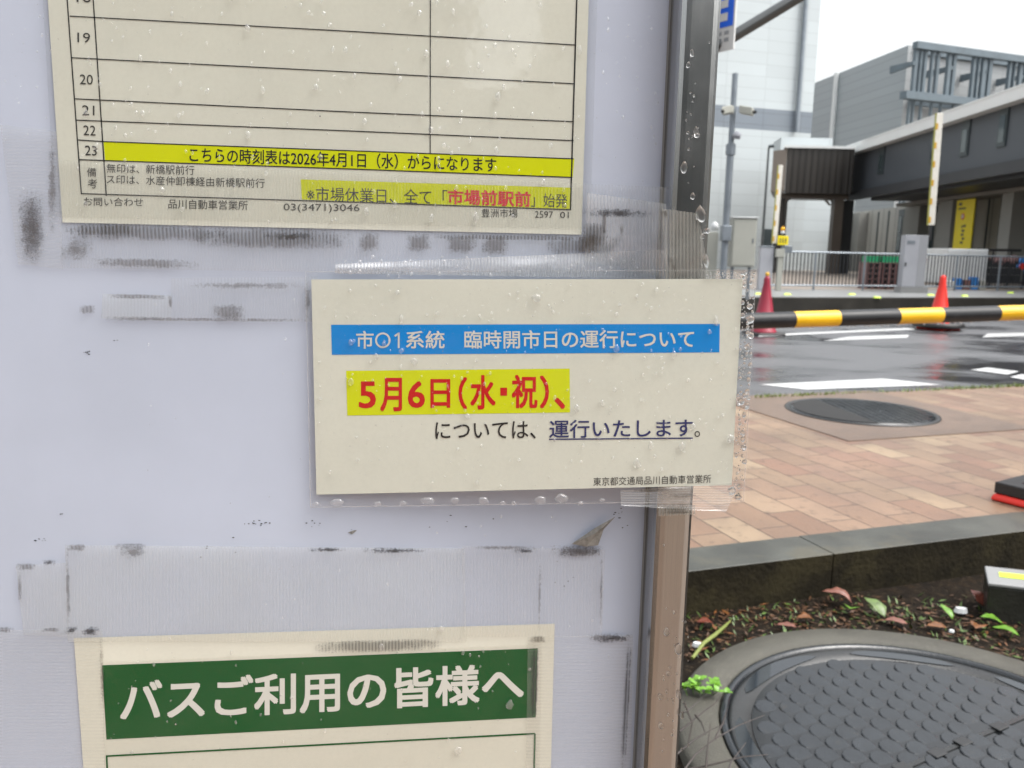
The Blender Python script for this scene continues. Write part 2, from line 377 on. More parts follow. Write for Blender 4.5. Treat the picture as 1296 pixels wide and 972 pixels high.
# white building with grey band
WA, WB = flat(ony(700, 200, 43.0)), flat(ony(1024, 200, 47.5))
root = empty('warehouse_building', flat(WA), 'tall white panelled building with a grey band across it, behind the grey pole', 'building')
t_ = (WB - WA).normalized(); n_ = Vector((t_.y, -t_.x, 0))
zb0, zb1 = zw(970, 165, WA, WB), zw(970, 137.5, WA, WB)
for z0, z1, m_, nm in ((z_isl - .1, zb0, 'whiteclad', 'lower_wall'), (zb0, zb1, 'greyband', 'grey_band'), (zb1, 30.0, 'whiteclad', 'upper_wall')):
    b = MB(); prism(b, [WA, WB, WB - n_ * 20, WA - n_ * 20], z0, z1); b.build(nm, M[m_], root)
b = MB(); p = xw(1013, 100, WA, WB, .2); b.tube([p + Vector((0, 0, zb0)), p + Vector((0, 0, 30))], .13, 10); b.build('downpipe', M['steel'], root)
b = MB(); slab(b, xw(968, 260, WA, WB), xw(980, 260, WA, WB), -.3, .06, zw(975, 312, WA, WB), zw(975, 290, WA, WB)); b.build('window', M['frame'], root)

b = MB(); ax_ = xw(1078, 300, WA, WB, -.5); prism(b, [WB - n_ * .5 + t_ * .003, ax_, ax_ - n_ * 4, WB - n_ * 4 + t_ * .003], z_isl - .1, zw(1040, 212, WA, WB, -.5)); b.build('annexe', M['whiteclad'], root)
# grey building with steel lattice
c0 = ony(1150, 57, 62.0); ZG = c0.z
c1 = onz(1026, 107, ZG); c0 = flat(c0); c1 = flat(c1)
tg = (c1 - c0).normalized(); ng = Vector((-tg.y, tg.x, 0)); ng = ng if ng.dot(Vector((1, 0, 0))) > 0 else -ng
e2 = onz(1296, 77, ZG + 0.0); e2 = flat(e2); e2 = c0 + (e2 - c0).normalized() * 45
root = empty('hall_building', c0, 'grey ribbed metal building with a steel lattice frame on its right face', 'building')
cback = c1 + (e2 - c0)
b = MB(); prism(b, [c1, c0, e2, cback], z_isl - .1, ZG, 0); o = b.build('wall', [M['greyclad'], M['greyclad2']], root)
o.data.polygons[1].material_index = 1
b = MB(); q = xw(1057, 120, c0, c1, .15); b.tube([q + Vector((0, 0, 1)), q + Vector((0, 0, ZG))], .22, 8); b.build('downpipe', M['white'], root)
b = MB(); tt = (e2 - c0).normalized(); nn = Vector((tt.y, -tt.x, 0)); slab(b, c0 + tt * .5, e2, .02, .25, ZG - .55, ZG - .05); b.build('gutter', M['steel_blue'], root)
OFF = 2.2
zt, zm = zw(1168, 54, c0, e2, OFF), zw(1160, 120, c0, e2, OFF)
def post_at(b, px, wpx, z0, z1, off=OFF, d=.25):
    a = xw(px - wpx / 2, 90, c0, e2, off); c = xw(px + wpx / 2, 90, c0, e2, off); prism(b, [a, c, c - nn * d, a - nn * d], z0, z1)
la, lb = xw(1158, 54, c0, e2, OFF), c0 + tt * 44 + nn * OFF
b = MB(); slab(b, la, lb, -.2, .25, zt - .45, zt); b.build('top_beam', M['steel_blue'], root)
b = MB(); slab(b, la - tt * .6, lb, -.3, .3, zm - .35, zm + .15); b.build('lower_beam', M['steel_blue'], root)
for px, wp in ((1159, 3.5), (1165, 2), (1171, 3), (1180, 2), (1187, 3), (1201.5, 4), (1208, 3.5), (1233, 2.5), (1239, 1.5), (1246.5, 5), (1254, 4), (1279, 2.5), (1285, 1.5), (1293, 4), (1300, 4), (1325, 3), (1340, 4)):
    b = MB(); post_at(b, px, wp, zm, zt - .45); b.build('upright', M['steel_blue'], root)
for px in (1156, 1161, 1171, 1184, 1196, 1212, 1226):
    b = MB(); post_at(b, px, 1.6, zm - 9, zm - .35, OFF - .2, .2); b.build('lower_upright', M['steel_blue'], root)
for px in (1158, 1206, 1250, 1297):
    b = MB(); a = xw(px, 60, c0, e2, OFF); z = zt - 1.7
    b.box8([a - nn * 2.1 + Vector((0, 0, z)), a - nn * 2.1 + tt * .2 + Vector((0, 0, z)), a + tt * .2 + Vector((0, 0, z + .2)), a + Vector((0, 0, z + .2)),
            a - nn * 2.1 + Vector((0, 0, z + .5)), a - nn * 2.1 + tt * .2 + Vector((0, 0, z + .5)), a + tt * .2 + Vector((0, 0, z + .45)), a + Vector((0, 0, z + .45))])
    b.build('bracket', M['steel_blue'], root)
b = MB(); slab(b, c0 + tt * .3, lb, -2.1 + OFF, -1.8 + OFF, zm - .3, zm + .1); b.build('wall_beam', M['steel_blue'], root)

# footbridge / corridor
q0 = ony(1082, 186, 42.0); ZF = q0.z; f0 = flat(q0); f1 = flat(onz(1296, 113.5, ZF)); ft = (f1 - f0).normalized(); f1 = f0 + ft * 34; fn = Vector((ft.y, -ft.x, 0))
root = empty('covered_footbridge', f0, 'dark grey elevated corridor with a white roof edge and slit windows', 'footbridge')
z_fb = zw(1200, 158, f0, f1); z_wb = zw(1200, 222, f0, f1); z_bb = zw(1200, 234, f0, f1)
b = MB(); prism(b, [f0, f1, f1 - fn * 6, f0 - fn * 6 + ft * 3], z_wb, ZF - .3); b.build('wall', M['bridge'], root)
b = MB(); slab(b, f0 - ft * .3, f1, .03, .45, z_fb - .05, ZF - .03)
b.build('white_fascia', M['white_roof'], root)
b = MB(); slab(b, f0 - ft * .5, f1, -.1, .47, ZF - .029, ZF + .03); b.build('roof_trim', M['white_roof'], root)
b = MB(); slab(b, f0 + ft * 2, f1, -5.5, -.3, ZF - .3, ZF + .22); b.build('roof', M['frame'], root)
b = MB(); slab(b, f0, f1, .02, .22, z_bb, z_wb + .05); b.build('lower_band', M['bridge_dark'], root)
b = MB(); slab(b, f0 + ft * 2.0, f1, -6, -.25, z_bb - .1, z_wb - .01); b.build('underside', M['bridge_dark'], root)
for xa, xb, yt, yb in ((1111.5, 1118, 183, 220), (1177, 1185.5, 163, 206), (1215, 1225, 151, 198), (1262, 1273, 133, 186)):
    b = MB(); xm = (xa + xb) / 2
    slab(b, xw(xa, yb, f0, f1), xw(xb, yb, f0, f1), -.2, .05, zw(xm, yb, f0, f1), zw(xm, yt, f0, f1)); w_ = b.build('window', M['frame'], root)
    b = MB(); slab(b, xw(xa + 2.2, yb, f0, f1), xw(xb - 1.8, yb, f0, f1), .05, .07, zw(xm, yb - 5, f0, f1), zw(xm, yt + 14, f0, f1)); b.build('pane', M['glass'], w_)
# louvred joint piece at the corridor's left end
ja, jb = xw(1079, 240, f0, f1, -1.2), xw(1094, 240, f0, f1, -1.2)
b = MB(); slab(b, f0 - ft * 1.2, f0 + ft * .02, -1.5, -.6, z_wb, ZF - .5); b.build('joint_wall', M['bridge_dark'], root)
for yt, yb in ((197, 202), (214, 232), (233, 237)):
    b = MB(); slab(b, f0 - ft * 1.1, f0 - ft * .1, -.55, -.35, zw(1085, yb, f0, f1), zw(1085, yt, f0, f1)); b.build('louvre', M['steel'], root)

# building under the corridor, set back
g0, g1 = f0 - fn * 3.2, f1 - fn * 3.2
root = empty('terminal_building', g0, 'beige ground floor facade with dark windows set back under the grey corridor', 'building')
zg = z_isl - .02; z_so = zw(1200, 258, g0, g1)
b = MB(); gl_ = xw(1076, 300, g0, g1); prism(b, [gl_, g1, g1 - fn * 5, gl_ - fn * 5 + ft * 6], zg, z_bb - .12); b.build('wall', M['panelwall'], root)
b = MB(); slab(b, g0 + ft * .6, g1, .03, 1.2, z_so, z_bb - .12); b.build('beam', M['soffit'], root)
for xa, xb, mm in ((1083, 1097, 'pillar'), (1155, 1174, 'pillar'), (1213, 1232, 'pillar'), (1297, 1312, 'pillar')):
    b = MB(); slab(b, xw(xa, 300, g0, g1), xw(xb, 300, g0, g1), .01, 1.0 if xa > 1200 else .5, zg, z_so + .02 if xa < 1200 else z_bb - .125); b.build('pillar', M[mm], root)
for xa, xb, yt, yb in ((1136, 1155, 261, 320), (1177, 1189, 258, 330), (1191, 1212, 254, 330), (1279, 1296, 262, 325)):
    b = MB(); slab(b, xw(xa, 300, g0, g1), xw(xb, 300, g0, g1), -.2, .06, zw(xa, yb, g0, g1), z_so - .02); w_ = b.build('window', M['frame'], root)
    n_p = 3 if xb - xa > 15 else 2
    for k in range(n_p):
        u0 = xa + (xb - xa) * (k + .18) / n_p; u1 = xa + (xb - xa) * (k + .82) / n_p
        b = MB(); slab(b, xw(u0, 300, g0, g1), xw(u1, 300, g0, g1), .06, .08, zw(u0, yb - 4, g0, g1), z_so - .35); b.build('pane', M['glass'] if k != 1 else M['pillar'], w_)
for xa in (1109, 1122, 1247, 1263):
    b = MB(); slab(b, xw(xa, 300, g0, g1), xw(xa + 1.4, 300, g0, g1), -.02, .03, zg, z_so); b.build('panel_joint', M['frame'], root)
# yellow banner on the pillar
na, nb = xw(1208, 300, g0, g1, 1.1), xw(1230.5, 300, g0, g1, 1.1)
b = MB(); zt_, zb_ = zw(1220, 253, g0, g1, 1.1), zw(1218, 315, g0, g1, 1.1); slab(b, na, nb, 0, .04, zb_, zt_)
root = empty('hanging_banner', na + Vector((0, 0, zb_)), 'tall yellow banner with a red and white badge hung on a pillar', 'banner')
b.build('cloth', M['yellow'], root)
def disc(b, c, ax, r_, d0, d1, n=20, mi=0):
    ex = ax; ez = Vector((0, 0, 1)); nv = Vector((ax.y, -ax.x, 0))
    P0 = [c + ex * (r_ * math.cos(2 * math.pi * k / n)) + ez * (r_ * math.sin(2 * math.pi * k / n)) + nv * d1 for k in range(n)]
    P1 = [p - nv * (d1 - d0) for p in P0]
    b.face(P0, None, mi)
    for k in range(n): b.face([P1[k], P1[(k + 1) % n], P0[(k + 1) % n], P0[k]], None, mi)
c = xw(1220, 274, g0, g1, 1.1) + Vector((0, 0, zw(1220, 274, g0, g1, 1.1)))
b = MB(); disc(b, c, ft, .13, .04, .055); b.build('badge', M['red'], root)
b = MB(); disc(b, c, ft, .085, .055, .06); b.build('badge_centre', M['white'], root)
b = MB()
for k, (xx, yy, ww, hh) in enumerate(((1217, 258.5, 4, 3), (1219, 264, 9, 2), (1222, 286, 3, 3), (1219, 287, 1.2, 3), (1220, 292, 3, 3), (1219, 297, 3, 3), (1220, 302, 2.5, 3), (1218, 307, 3, 3))):
    a = xw(xx - ww / 2, yy, g0, g1, 1.1); c = xw(xx + ww / 2, yy, g0, g1, 1.1); slab(b, a, c, .041, .05, zw(xx, yy + hh / 2, g0, g1, 1.1), zw(xx, yy - hh / 2, g0, g1, 1.1))
b.build('print', M['frame'], root)

# brown clad gateway tower
YB = 40.0
def V(px, py, Y=YB): return ony(px, py, Y)
root = empty('brown_gateway', V(1027, 300), 'dark brown ribbed box on two legs framing the white building behind', 'gateway')
x0, x1 = V(995, 215).x, V(1080, 215).x; zt2, zb2 = V(1035, 188).z, V(1035, 245).z
b = MB(); prism(b, [(x0, YB, 0), (x1, YB, 0), (x1 + .9, YB + 5, 0), (x0 + 1.6, YB + 5, 0)], zb2, zt2); b.build('box', M['brown_louvre'], root)
xa = V(977, 215).x
b = MB(); prism(b, [(x0 - .005, YB + .01, 0), (x0 + 1.55, YB + 5, 0), (x0 + 1.0, YB + 5, 0), (xa + .25, YB + .8, 0)], zb2 + .1, zt2 - .05); b.build('side_cladding', M['brown_light'], root)
b = MB(); prism(b, [(x0 - .2, YB - .1, 0), (x1, YB - .1, 0), (x1, YB + 5.2, 0), (x0 + 1.4, YB + 5.2, 0)], zt2 + .002, zt2 + .12); b.build('roof_edge', M['white'], root)
b = MB(); prism(b, [(V(1005, 178).x, YB + 2, 0), (V(1074, 178).x, YB + 2, 0), (V(1074, 178).x, YB + 4, 0), (V(1012, 178).x, YB + 4, 0)], zt2 + .12, V(1040, 167).z); b.build('roof_light', M['whiteclad'], root)
zc2 = V(1027, 251).z
b = MB(); prism(b, [(V(990, 250).x, YB + .3, 0), (x1, YB + .3, 0), (x1, YB + .8, 0), (V(990, 250).x, YB + .8, 0)], zc2, zb2 - .003); b.build('lintel', M['brown'], root)
for pa, pb, nm in ((985, 996.5, 'brown_louvre'), (1056, 1068, 'brown_light')):
    b = MB(); prism(b, [(V(pa, 300).x, YB + .32, 0), (V(pb, 300).x, YB + .32, 0), (V(pb, 300).x, YB + .75, 0), (V(pa, 300).x, YB + .75, 0)], z_isl - .02, zc2 - .003); b.build('leg', M[nm] if nm != 'brown_light' else M['brown'], root)
for pa, sgn in ((996.4, 1), (1056.1, -1)):
    b = MB(); x = V(pa, 254).x; b.face([(x, YB + .3, zc2), (x + .28 * sgn, YB + .3, zc2), (x + .08 * sgn, YB + .3, zc2 - .08), (x, YB + .3, zc2 - .28)][::-sgn]); 
    b.face([(x + .28 * sgn, YB + .3, zc2), (x + .28 * sgn, YB + .7, zc2), (x, YB + .7, zc2 - .28), (x, YB + .3, zc2 - .28)]); b.build('corner_gusset', M['brown'], root)
b = MB(); prism(b, [(V(1068, 300).x, YB + .8, 0), (V(1086, 300).x, YB + .8, 0), (V(1088, 300).x, YB + 1.6, 0), (V(1070, 300).x + .6, YB + 1.6, 0)], z_isl - .02, zc2 - .004); b.build('stair_shaft', M['dark'], root)
# ------------------------------------------------------------------ railing, gate gear and goods on the island
def isl(px, py): return onz(px, py, z_isl)
F0 = flat(isl(1100, 367.5)); F0 = ST(*tst(isl(1100, 367.5)))
tf = tst(F0)[1]
fa, fb = ST(tst(flat(isl(975, 368)))[0], tf), ST(tst(flat(isl(1296, 366)))[0] + 3.0, tf)
ztop = onwall(1130, 321.5, fa, fb).z; zbot = onwall(1130, 362, fa, fb).z
root = empty('railing', ST(*tst(fa), z_isl), 'low grey metal railing of thin upright bars along the far pavement', 'railing')
L = (fb - fa).length; dz = Vector((0, 0, 1))
for z, nm in ((ztop, 'top_rail'), (zbot, 'bottom_rail')):
    b = MB(); b.tube([fa + dz * z, fb + dz * z], .022, 8); b.build(nm, M['steel'], root)
n_b = 0; s = .06; mb = MB()
while s < L:
    p = fa + SV * s
    if n_b % 14 == 0:
        b = MB(); b.tube([p + dz * z_isl, p + dz * ztop], .028, 8); b.build('post', M['steel'], root)
    else: mb.tube([p + dz * zbot, p + dz * ztop], .014, 5, False)
    n_b += 1; s += .105
o = mb.build('bars', M['railpaint'], root); o['kind'] = 'stuff'

def gearbox(px0, px1, pyt, Y, zb, dep, name, label, cat, m, bev=.012, side=None, rz=.25):
    xm = ony((px0 + px1) / 2, pyt + 20, Y); x0 = ony(px0, pyt + 20, Y).x; x1 = ony(px1, pyt + 20, Y).x; zt = ony((px0 + px1) / 2, pyt, Y).z
    root = empty(name, (xm.x, Y, zb), label, cat)
    return root, x0, x1, zt
# right gate: cabinet and raised arm
YC = isl(1160, 371).y
root, x0, x1, zt = gearbox(1145, 1178, 297.5, YC, z_isl, .5, 'gate_cabinet', 'tall grey gate machine cabinet behind the bright red cone', 'cabinet', None)
wd = x1 - x0
b = MB(); b.box((x0, YC, z_isl + .14), (wd * .56, .02, 0), (.10, .46, 0), (0, 0, zt - z_isl - .14)); o = b.build('front_panel', M['cabinet'], root, bevel=.008)
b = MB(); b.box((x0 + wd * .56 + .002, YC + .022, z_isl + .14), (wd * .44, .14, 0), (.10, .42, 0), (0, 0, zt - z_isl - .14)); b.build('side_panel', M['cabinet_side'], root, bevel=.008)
b = MB(); b.box((x0 - .02, YC - .02, z_isl), (wd + .05, .03, 0), (.08, .52, 0), (0, 0, .137)); b.build('plinth', M['island'], root)
b = MB(); b.box((x0 + wd * .08, YC - .006, zt - .20), (wd * .3, .01, 0), (0, .008, 0), (0, 0, .07)); b.build('name_plate', M['steel'], root)
b = MB(); b.box((x0 + wd * .06, YC - .01, z_isl + .62), (.03, .003, 0), (0, .012, 0), (0, 0, .09)); b.build('latch', M['dark'], root)
M['gateolive'] = mat('olive_yellow_edge', (.34, .33, .05), .4)
def gate_arm(p0, p1, wpx, Y, label, amber, hub):
    a = ony(*p0, Y); c = ony(*p1, Y)
    w_ = wpx * Y / F
    root = empty('boom_barrier', (c.x, Y, c.z), label, 'gate arm', 'raised gate arms')
    d = (a - c); L_ = d.length; d.normalize(); sx = d.cross(Vector((0, 1, 0))).normalized() * -1
    if sx.x < 0: sx = -sx
    b = MB(); b.box(c - sx * w_ / 2, sx * w_, Vector((0, .07, 0)), d * L_); b.build('boom', M['gatewhite'], root, bevel=.008)
    for k in range(amber):
        f = (k + .12) / amber
        b = MB(); b.box(c - sx * (w_ / 2 + .002) + d * (L_ * f) + Vector((0, -.003, 0)), sx * (w_ * .36), Vector((0, .055, 0)), d * (L_ / amber * .34)); b.build('amber_reflector', M['gateamber'], root, bevel=.004)
    b = MB(); b.box(c - sx * (w_ / 2 + .012), sx * .010, Vector((0, .06, 0)), d * L_); b.build('yellow_edge', M['gateolive'], root)
    b = MB(); b.tube([c + Vector((0, .03, 0)) - d * hub, c + Vector((0, .03, 0))], .035, 8); b.build('pivot_tube', M['dark'], root)
    return root
gate_arm((1190, 143), (1179, 285), 8, YC + .3, 'longer raised white gate arm with amber patches beside the grey cabinet', 6, .35)
gate_arm((988.5, 209), (980.5, 308), 5.5, YC - .2, 'shorter raised cream gate arm in front of the brown gateway', 5, .3)
# left gear
YL = YC - .25
x0 = ony(962, 330, YL).x; x1 = ony(979, 330, YL).x; zt = ony(970, 313, YL).z
root = empty('gate_motor_box', ((x0 + x1) / 2, YL, z_isl), 'narrow pale grey gate box behind the dark crimson cone', 'cabinet')
b = MB(); b.box((x0, YL, z_isl), (x1 - x0, .02, 0), (.05, .35, 0), (0, 0, zt - z_isl)); b.build('housing', M['cabinet'], root, bevel=.01)
b = MB(); b.box((x0 - .01, YL - .01, zt + .001), (x1 - x0 + .03, .02, 0), (.05, .38, 0), (0, 0, .03)); b.build('cap', M['steel'], root, bevel=.006)
YP = YL - .05
x0 = ony(984, 340, YP).x; x1 = ony(990.5, 340, YP).x
root = empty('ticket_post', ((x0 + x1) / 2, YP, z_isl), 'thin cream post with a boxed head under the amber warning lamp', 'post')
b = MB(); b.box((x0, YP, z_isl), (x1 - x0, 0, 0), (0, .1, 0), (0, 0, ony(987, 326, YP).z - z_isl)); b.build('stem', M['beige'], root, bevel=.006)
b = MB(); b.box((ony(982, 320, YP).x, YP - .02, ony(987, 325.5, YP).z), (ony(993, 320, YP).x - ony(982, 320, YP).x, 0, 0), (0, .2, 0), (0, 0, ony(987, 315, YP).z - ony(987, 325.5, YP).z)); b.build('head', M['beige'], root, bevel=.008)
b = MB(); b.box((ony(993.3, 320, YP).x, YP + .02, ony(987, 320, YP).z), (ony(1003, 320, YP).x - ony(993.3, 320, YP).x, 0, 0), (0, .2, 0), (0, 0, ony(987, 311, YP).z - ony(987, 320, YP).z)); b.build('reader', M['steel'], root, bevel=.008)
YW = YP + .05
c = ony(991, 289.5, YW)
root = empty('warning_lamp', (c.x, YW, ony(988, 314.5, YP).z), 'round amber warning lamp above a small yellow plate', 'warning lamp')
b = MB(); b.lathe((c.x, YW, c.z - .045), [(.0, .0), (.048, .0), (.048, .04), (.042, .07), (.025, .088), (0, .092)], 20); b.build('amber_dome', M['lampy'], root)
b = MB(); b.lathe((c.x, YW, c.z - .115), [(0, 0), (.045, 0), (.045, .068), (0, .068)], 16); b.build('collar', M['white'], root)
b = MB(); b.tube([(c.x, YW + .01, ony(990, 315, YW).z), (c.x, YW + .01, c.z - .115)], .014, 8); b.build('stem', M['steel'], root)
b = MB(); zz = ony(990, 310, YW).z; hh = ony(990, 298.5, YW).z - zz; b.box((ony(983.5, 305, YW).x, YW - .05, zz), (ony(997, 305, YW).x - ony(983.5, 305, YW).x, .01, 0), (0, .012, 0), (0, 0, hh)); pl = b.build('plate', M['yellow'], root, bevel=.005)
b = MB()
for k in range(3):
    b.box((ony(986 + k * 3.4, 305, YW).x, YW - .053, zz + hh * .2), (.024, .0004, 0), (0, .002, 0), (0, 0, hh * .55))
b.build('print', M['frame'], root)

# utility pole with cameras, beige box on it
YU = 15.0
def U(px, py): return ony(px, py, YU)
root = empty('camera_pole', U(917, 400), 'grey steel pole with two small cameras near the white building', 'pole')
a, m1, bo = U(929.5, 93), U(926, 190), U(917, 420); bo.z = z_isl; a.x = m1.x = bo.x = U(924, 200).x; root.location = (bo.x, YU, z_isl)
b = MB(); b.tube([bo, Vector((bo.x, YU, m1.z))], .062, 14); b.build('lower_tube', M['steel'], root)
b = MB(); b.tube([Vector((bo.x, YU, m1.z + .001)), Vector((bo.x, YU, a.z))], .05, 14); b.build('upper_tube', M['steel'], root)
b = MB(); b.tube([Vector((bo.x, YU, m1.z - .08)), Vector((bo.x, YU, m1.z + .1))], .085, 14); b.build('clamp_band', M['steel'], root)
z = U(930, 140).z
for sg, nm in ((-1, 'beige'), (1, 'beige')):
    b = MB(); x = bo.x + sg * .06
    b.box((x, YU - .16, z - .06), (sg * .20, -.10, -.05), (.08, .14, 0), (0, 0, .13)); cm = b.build('security_camera', M[nm], root, bevel=.015)
    b = MB(); e = Vector((x + sg * .20, YU - .26, z - .07)); b.tube([e + Vector((.04, .06, .02)), e + Vector((.04 + sg * .02, .0, .01))], .03, 10); b.build('lens', M['dark'], cm)
b = MB(); b.tube([Vector((bo.x + .05, YU - .04, U(930, 172).z)), Vector((bo.x + .05, YU - .11, U(930, 172).z)), Vector((bo.x + .13, YU - .13, U(930, 174).z))], [.05, .07, .05], 10); b.build('loudspeaker', M['cabinet'], root)
b = MB(); b.box((bo.x - .08, YU - .12, U(917, 305).z), (.16, 0, 0), (0, .2, 0), (0, 0, .27)); b.build('junction_box', M['steel'], root, bevel=.01)
YB2 = YU + .1
x0, x1 = ony(926, 305, YB2).x, ony(957, 305, YB2).x; z0, z1 = ony(940, 338, YB2).z, ony(940, 276, YB2).z
root = empty('utility_box', ((x0 + x1) / 2, YB2, z_isl), 'beige metal utility box on a stand beside the grey camera pole', 'utility box')
b = MB(); b.box((x0, YB2, z0), (x1 - x0, .0, 0), (0, .25, 0), (0, 0, z1 - z0)); b.build('body', M['beige'], root, bevel=.012)
b = MB(); b.box((x0 + .025, YB2 - .012, z0 + .03), (x1 - x0 - .05, 0, 0), (0, .011, 0), (0, 0, z1 - z0 - .06)); dr = b.build('door', M['beige'], root, bevel=.004)
b = MB(); b.box((x1 - .07, YB2 - .02, (z0 + z1) / 2), (.02, 0, 0), (0, .008, 0), (0, 0, .08)); b.build('handle', M['steel'], dr)
b = MB(); b.box((x0 - .02, YB2 - .03, z1 + .001), (x1 - x0 + .04, 0, 0), (0, .31, 0), (0, 0, .025)); b.build('hood', M['white'], root, bevel=.004)
for x in (x0 + .04, x1 - .09):
    b = MB(); b.box((x, YB2 + .08, z_isl), (.05, 0, 0), (0, .05, 0), (0, 0, z0 - z_isl)); b.build('leg', M['steel'], root)
x0, x1 = ony(898, 310, YB2).x, ony(912, 310, YB2).x
root = empty('white_meter_box', ((x0 + x1) / 2, YB2 + .2, z_isl), 'narrow whitish box with a round lamp left of the camera pole', 'box')
b = MB(); b.box((x0, YB2 + .2, z_isl), (x1 - x0, 0, 0), (0, .2, 0), (0, 0, ony(905, 293, YB2).z - z_isl)); b.build('body', M['beige'], root, bevel=.01)
c = ony(906, 285, YB2 + .2); b = MB(); b.lathe((c.x, YB2 + .28, c.z - .09), [(0, 0), (.05, 0), (.07, .05), (.06, .12), (.0, .16)], 16); b.build('lamp', M['white'], root)

# thin lamp mast
YT = 26.0
a = ony(973, 187, YT); x = ony(968, 260, YT).x
root = empty('thin_mast', (x, YT, z_isl), 'very thin dark mast standing left of the brown gateway', 'mast')
b = MB(); b.tube([(x, YT, z_isl), (x, YT, a.z)], [.045, .03], 8); b.build('tube', M['postdark'], root)
b = MB(); b.tube([(x - .02, YT - .02, a.z + .03), (x + .14, YT - .08, a.z + .05)], .05, 8); b.build('lamp_head', M['frame'], root)

# blue and white sign with its dark arm
YS = 5.2
def SG(px, py, Y=YS): return ony(px, py, Y)
xp = SG(886, 60).x
root = empty('sign_mast', (xp, YS + .06, ZP), 'dark painted mast with a sloping arm rising to the upper right', 'mast')
b = MB(); b.tube([(xp, YS + .06, ZP), (xp, YS + .06, SG(900, -60).z)], .045, 14); b.build('pole', M['postdark'], root)
a, c = SG(905, 60, YS + .10), SG(1080, -46, YS + .10)
b = MB(); b.tube([a, c], .036, 14); b.build('arm', M['postdark'], root)
# board turned away, so it shows foreshortened
A = SG(899, 40, YS - .18); Bp = SG(931.5, 30, YS + .0)
zb_l, zb_r = SG(899, 77, YS - .18).z, SG(931.5, 62, YS).z
zlo = zb_r; zhi = SG(931, -70, YS).z
A2 = flat(Bp) + Vector((-.26, .36, 0)); B2 = flat(Bp)
root = empty('hanging_sign', (B2.x, B2.y, zlo), 'white sign board with a blue panel hung on the dark sloping arm', 'sign')
b = MB(); slab(b, A2, B2, 0, .012, zlo, zhi); b.build('board', M['white'], root)
zb0 = onwall(926, 33, A2, B2).z; zb1 = onwall(926, -40, A2, B2).z
tb = (B2 - A2).normalized()
b = MB(); slab(b, A2 + tb * .01, B2 - tb * .012, .0125, .0145, zb0, zb1); bp_ = b.build('blue_panel', M['blue'], root)
b = MB()
for k in range(2):
    z = zb0 + .035 + k * .075
    for j in range(4): slab(b, A2 + tb * (.04 + .095 * j), A2 + tb * (.105 + .095 * j), .015, .016, z, z + .045)
b.build('white_print', M['white'], bp_)
b = MB()
for z in (zb0 - .045, zb0 - .085):
    for j in range(7): slab(b, A2 + tb * (.04 + .055 * j), A2 + tb * (.075 + .055 * j), .0125, .0135, z, z + .022)
b.build('grey_print', M['grey_print'], root)

# reflector studs on the island edge
for px, py in ((960, 372.5), (996.5, 379 - 6), (1078, 373), (1110, 377), (1178, 374), (1221, 375), (1279, 371)):
    p = isl(px, py); 
    b = MB(); b.box8([p + Vector(v) for v in ((-.075, -.05, 0), (.075, -.05, 0), (.075, .05, 0), (-.075, .05, 0), (-.05, -.03, .03), (.05, -.03, .03), (.05, .03, .03), (-.05, .03, .03))])
    o = b.build('reflector_stud', M['studs'], bevel=.006); tag(o, 'small yellow green reflector stud on the far pavement edge', 'reflector', 'reflector studs on the far pavement')

# white refrigerated container, pallets, crates, A-frame
YK = 24.0
def K(px, py, Y=YK): return ony(px, py, Y)
x0, x1, z1 = K(1197, 340).x, K(1250, 340).x, K(1222, 315).z
root = empty('white_container', ((x0 + x1) / 2, YK, z_isl), 'white double doored storage container behind the railing', 'container')
b = MB(); b.box((x0, YK, z_isl + .12), (x1 - x0, .06, 0), (-.1, 1.1, 0), (0, 0, z1 - z_isl - .12)); b.build('body', M['white'], root, bevel=.02)
for k in range(2):
    b = MB(); ww = (x1 - x0) / 2 - .03; b.box((x0 + .02 + k * (ww + .025), YK - .025 + .03 * k, z_isl + .16), (ww, .03, 0), (0, .022, 0), (0, 0, z1 - z_isl - .2)); b.build('door', M['white'], root, bevel=.006)
for x in (x0 + .1, x1 - .2):
    b = MB(); b.box((x, YK + .2, z_isl), (.1, 0, 0), (0, .5, 0), (0, 0, .12)); b.build('foot', M['dark'], root)
def pallet(x, y, z, rz, label, m, w_=.62, d=.6):
    root = empty('pallet', (x, y, z), label, 'pallet', 'pallets behind the railing', rz)
    Mx = parent_mat(root)
    def bx(x0, x1, y0, y1, z0, z1, nm):
        b = MB(); b.box8([Mx @ Vector(v) for v in ((x0, y0, z0), (x1, y0, z0), (x1, y1, z0), (x0, y1, z0), (x0, y0, z1), (x1, y0, z1), (x1, y1, z1), (x0, y1, z1))]); b.build(nm, m, root)
    bx(-w_ / 2, w_ / 2, -d / 2, d / 2, .112, .135, 'deck')
    for k in (-1, 0, 1): bx(-.025 + k * (w_ / 2 - .03), .025 + k * (w_ / 2 - .03), -d / 2 + .01, d / 2 - .01, .0, .110, 'runner')
    return root
YG = 22.0
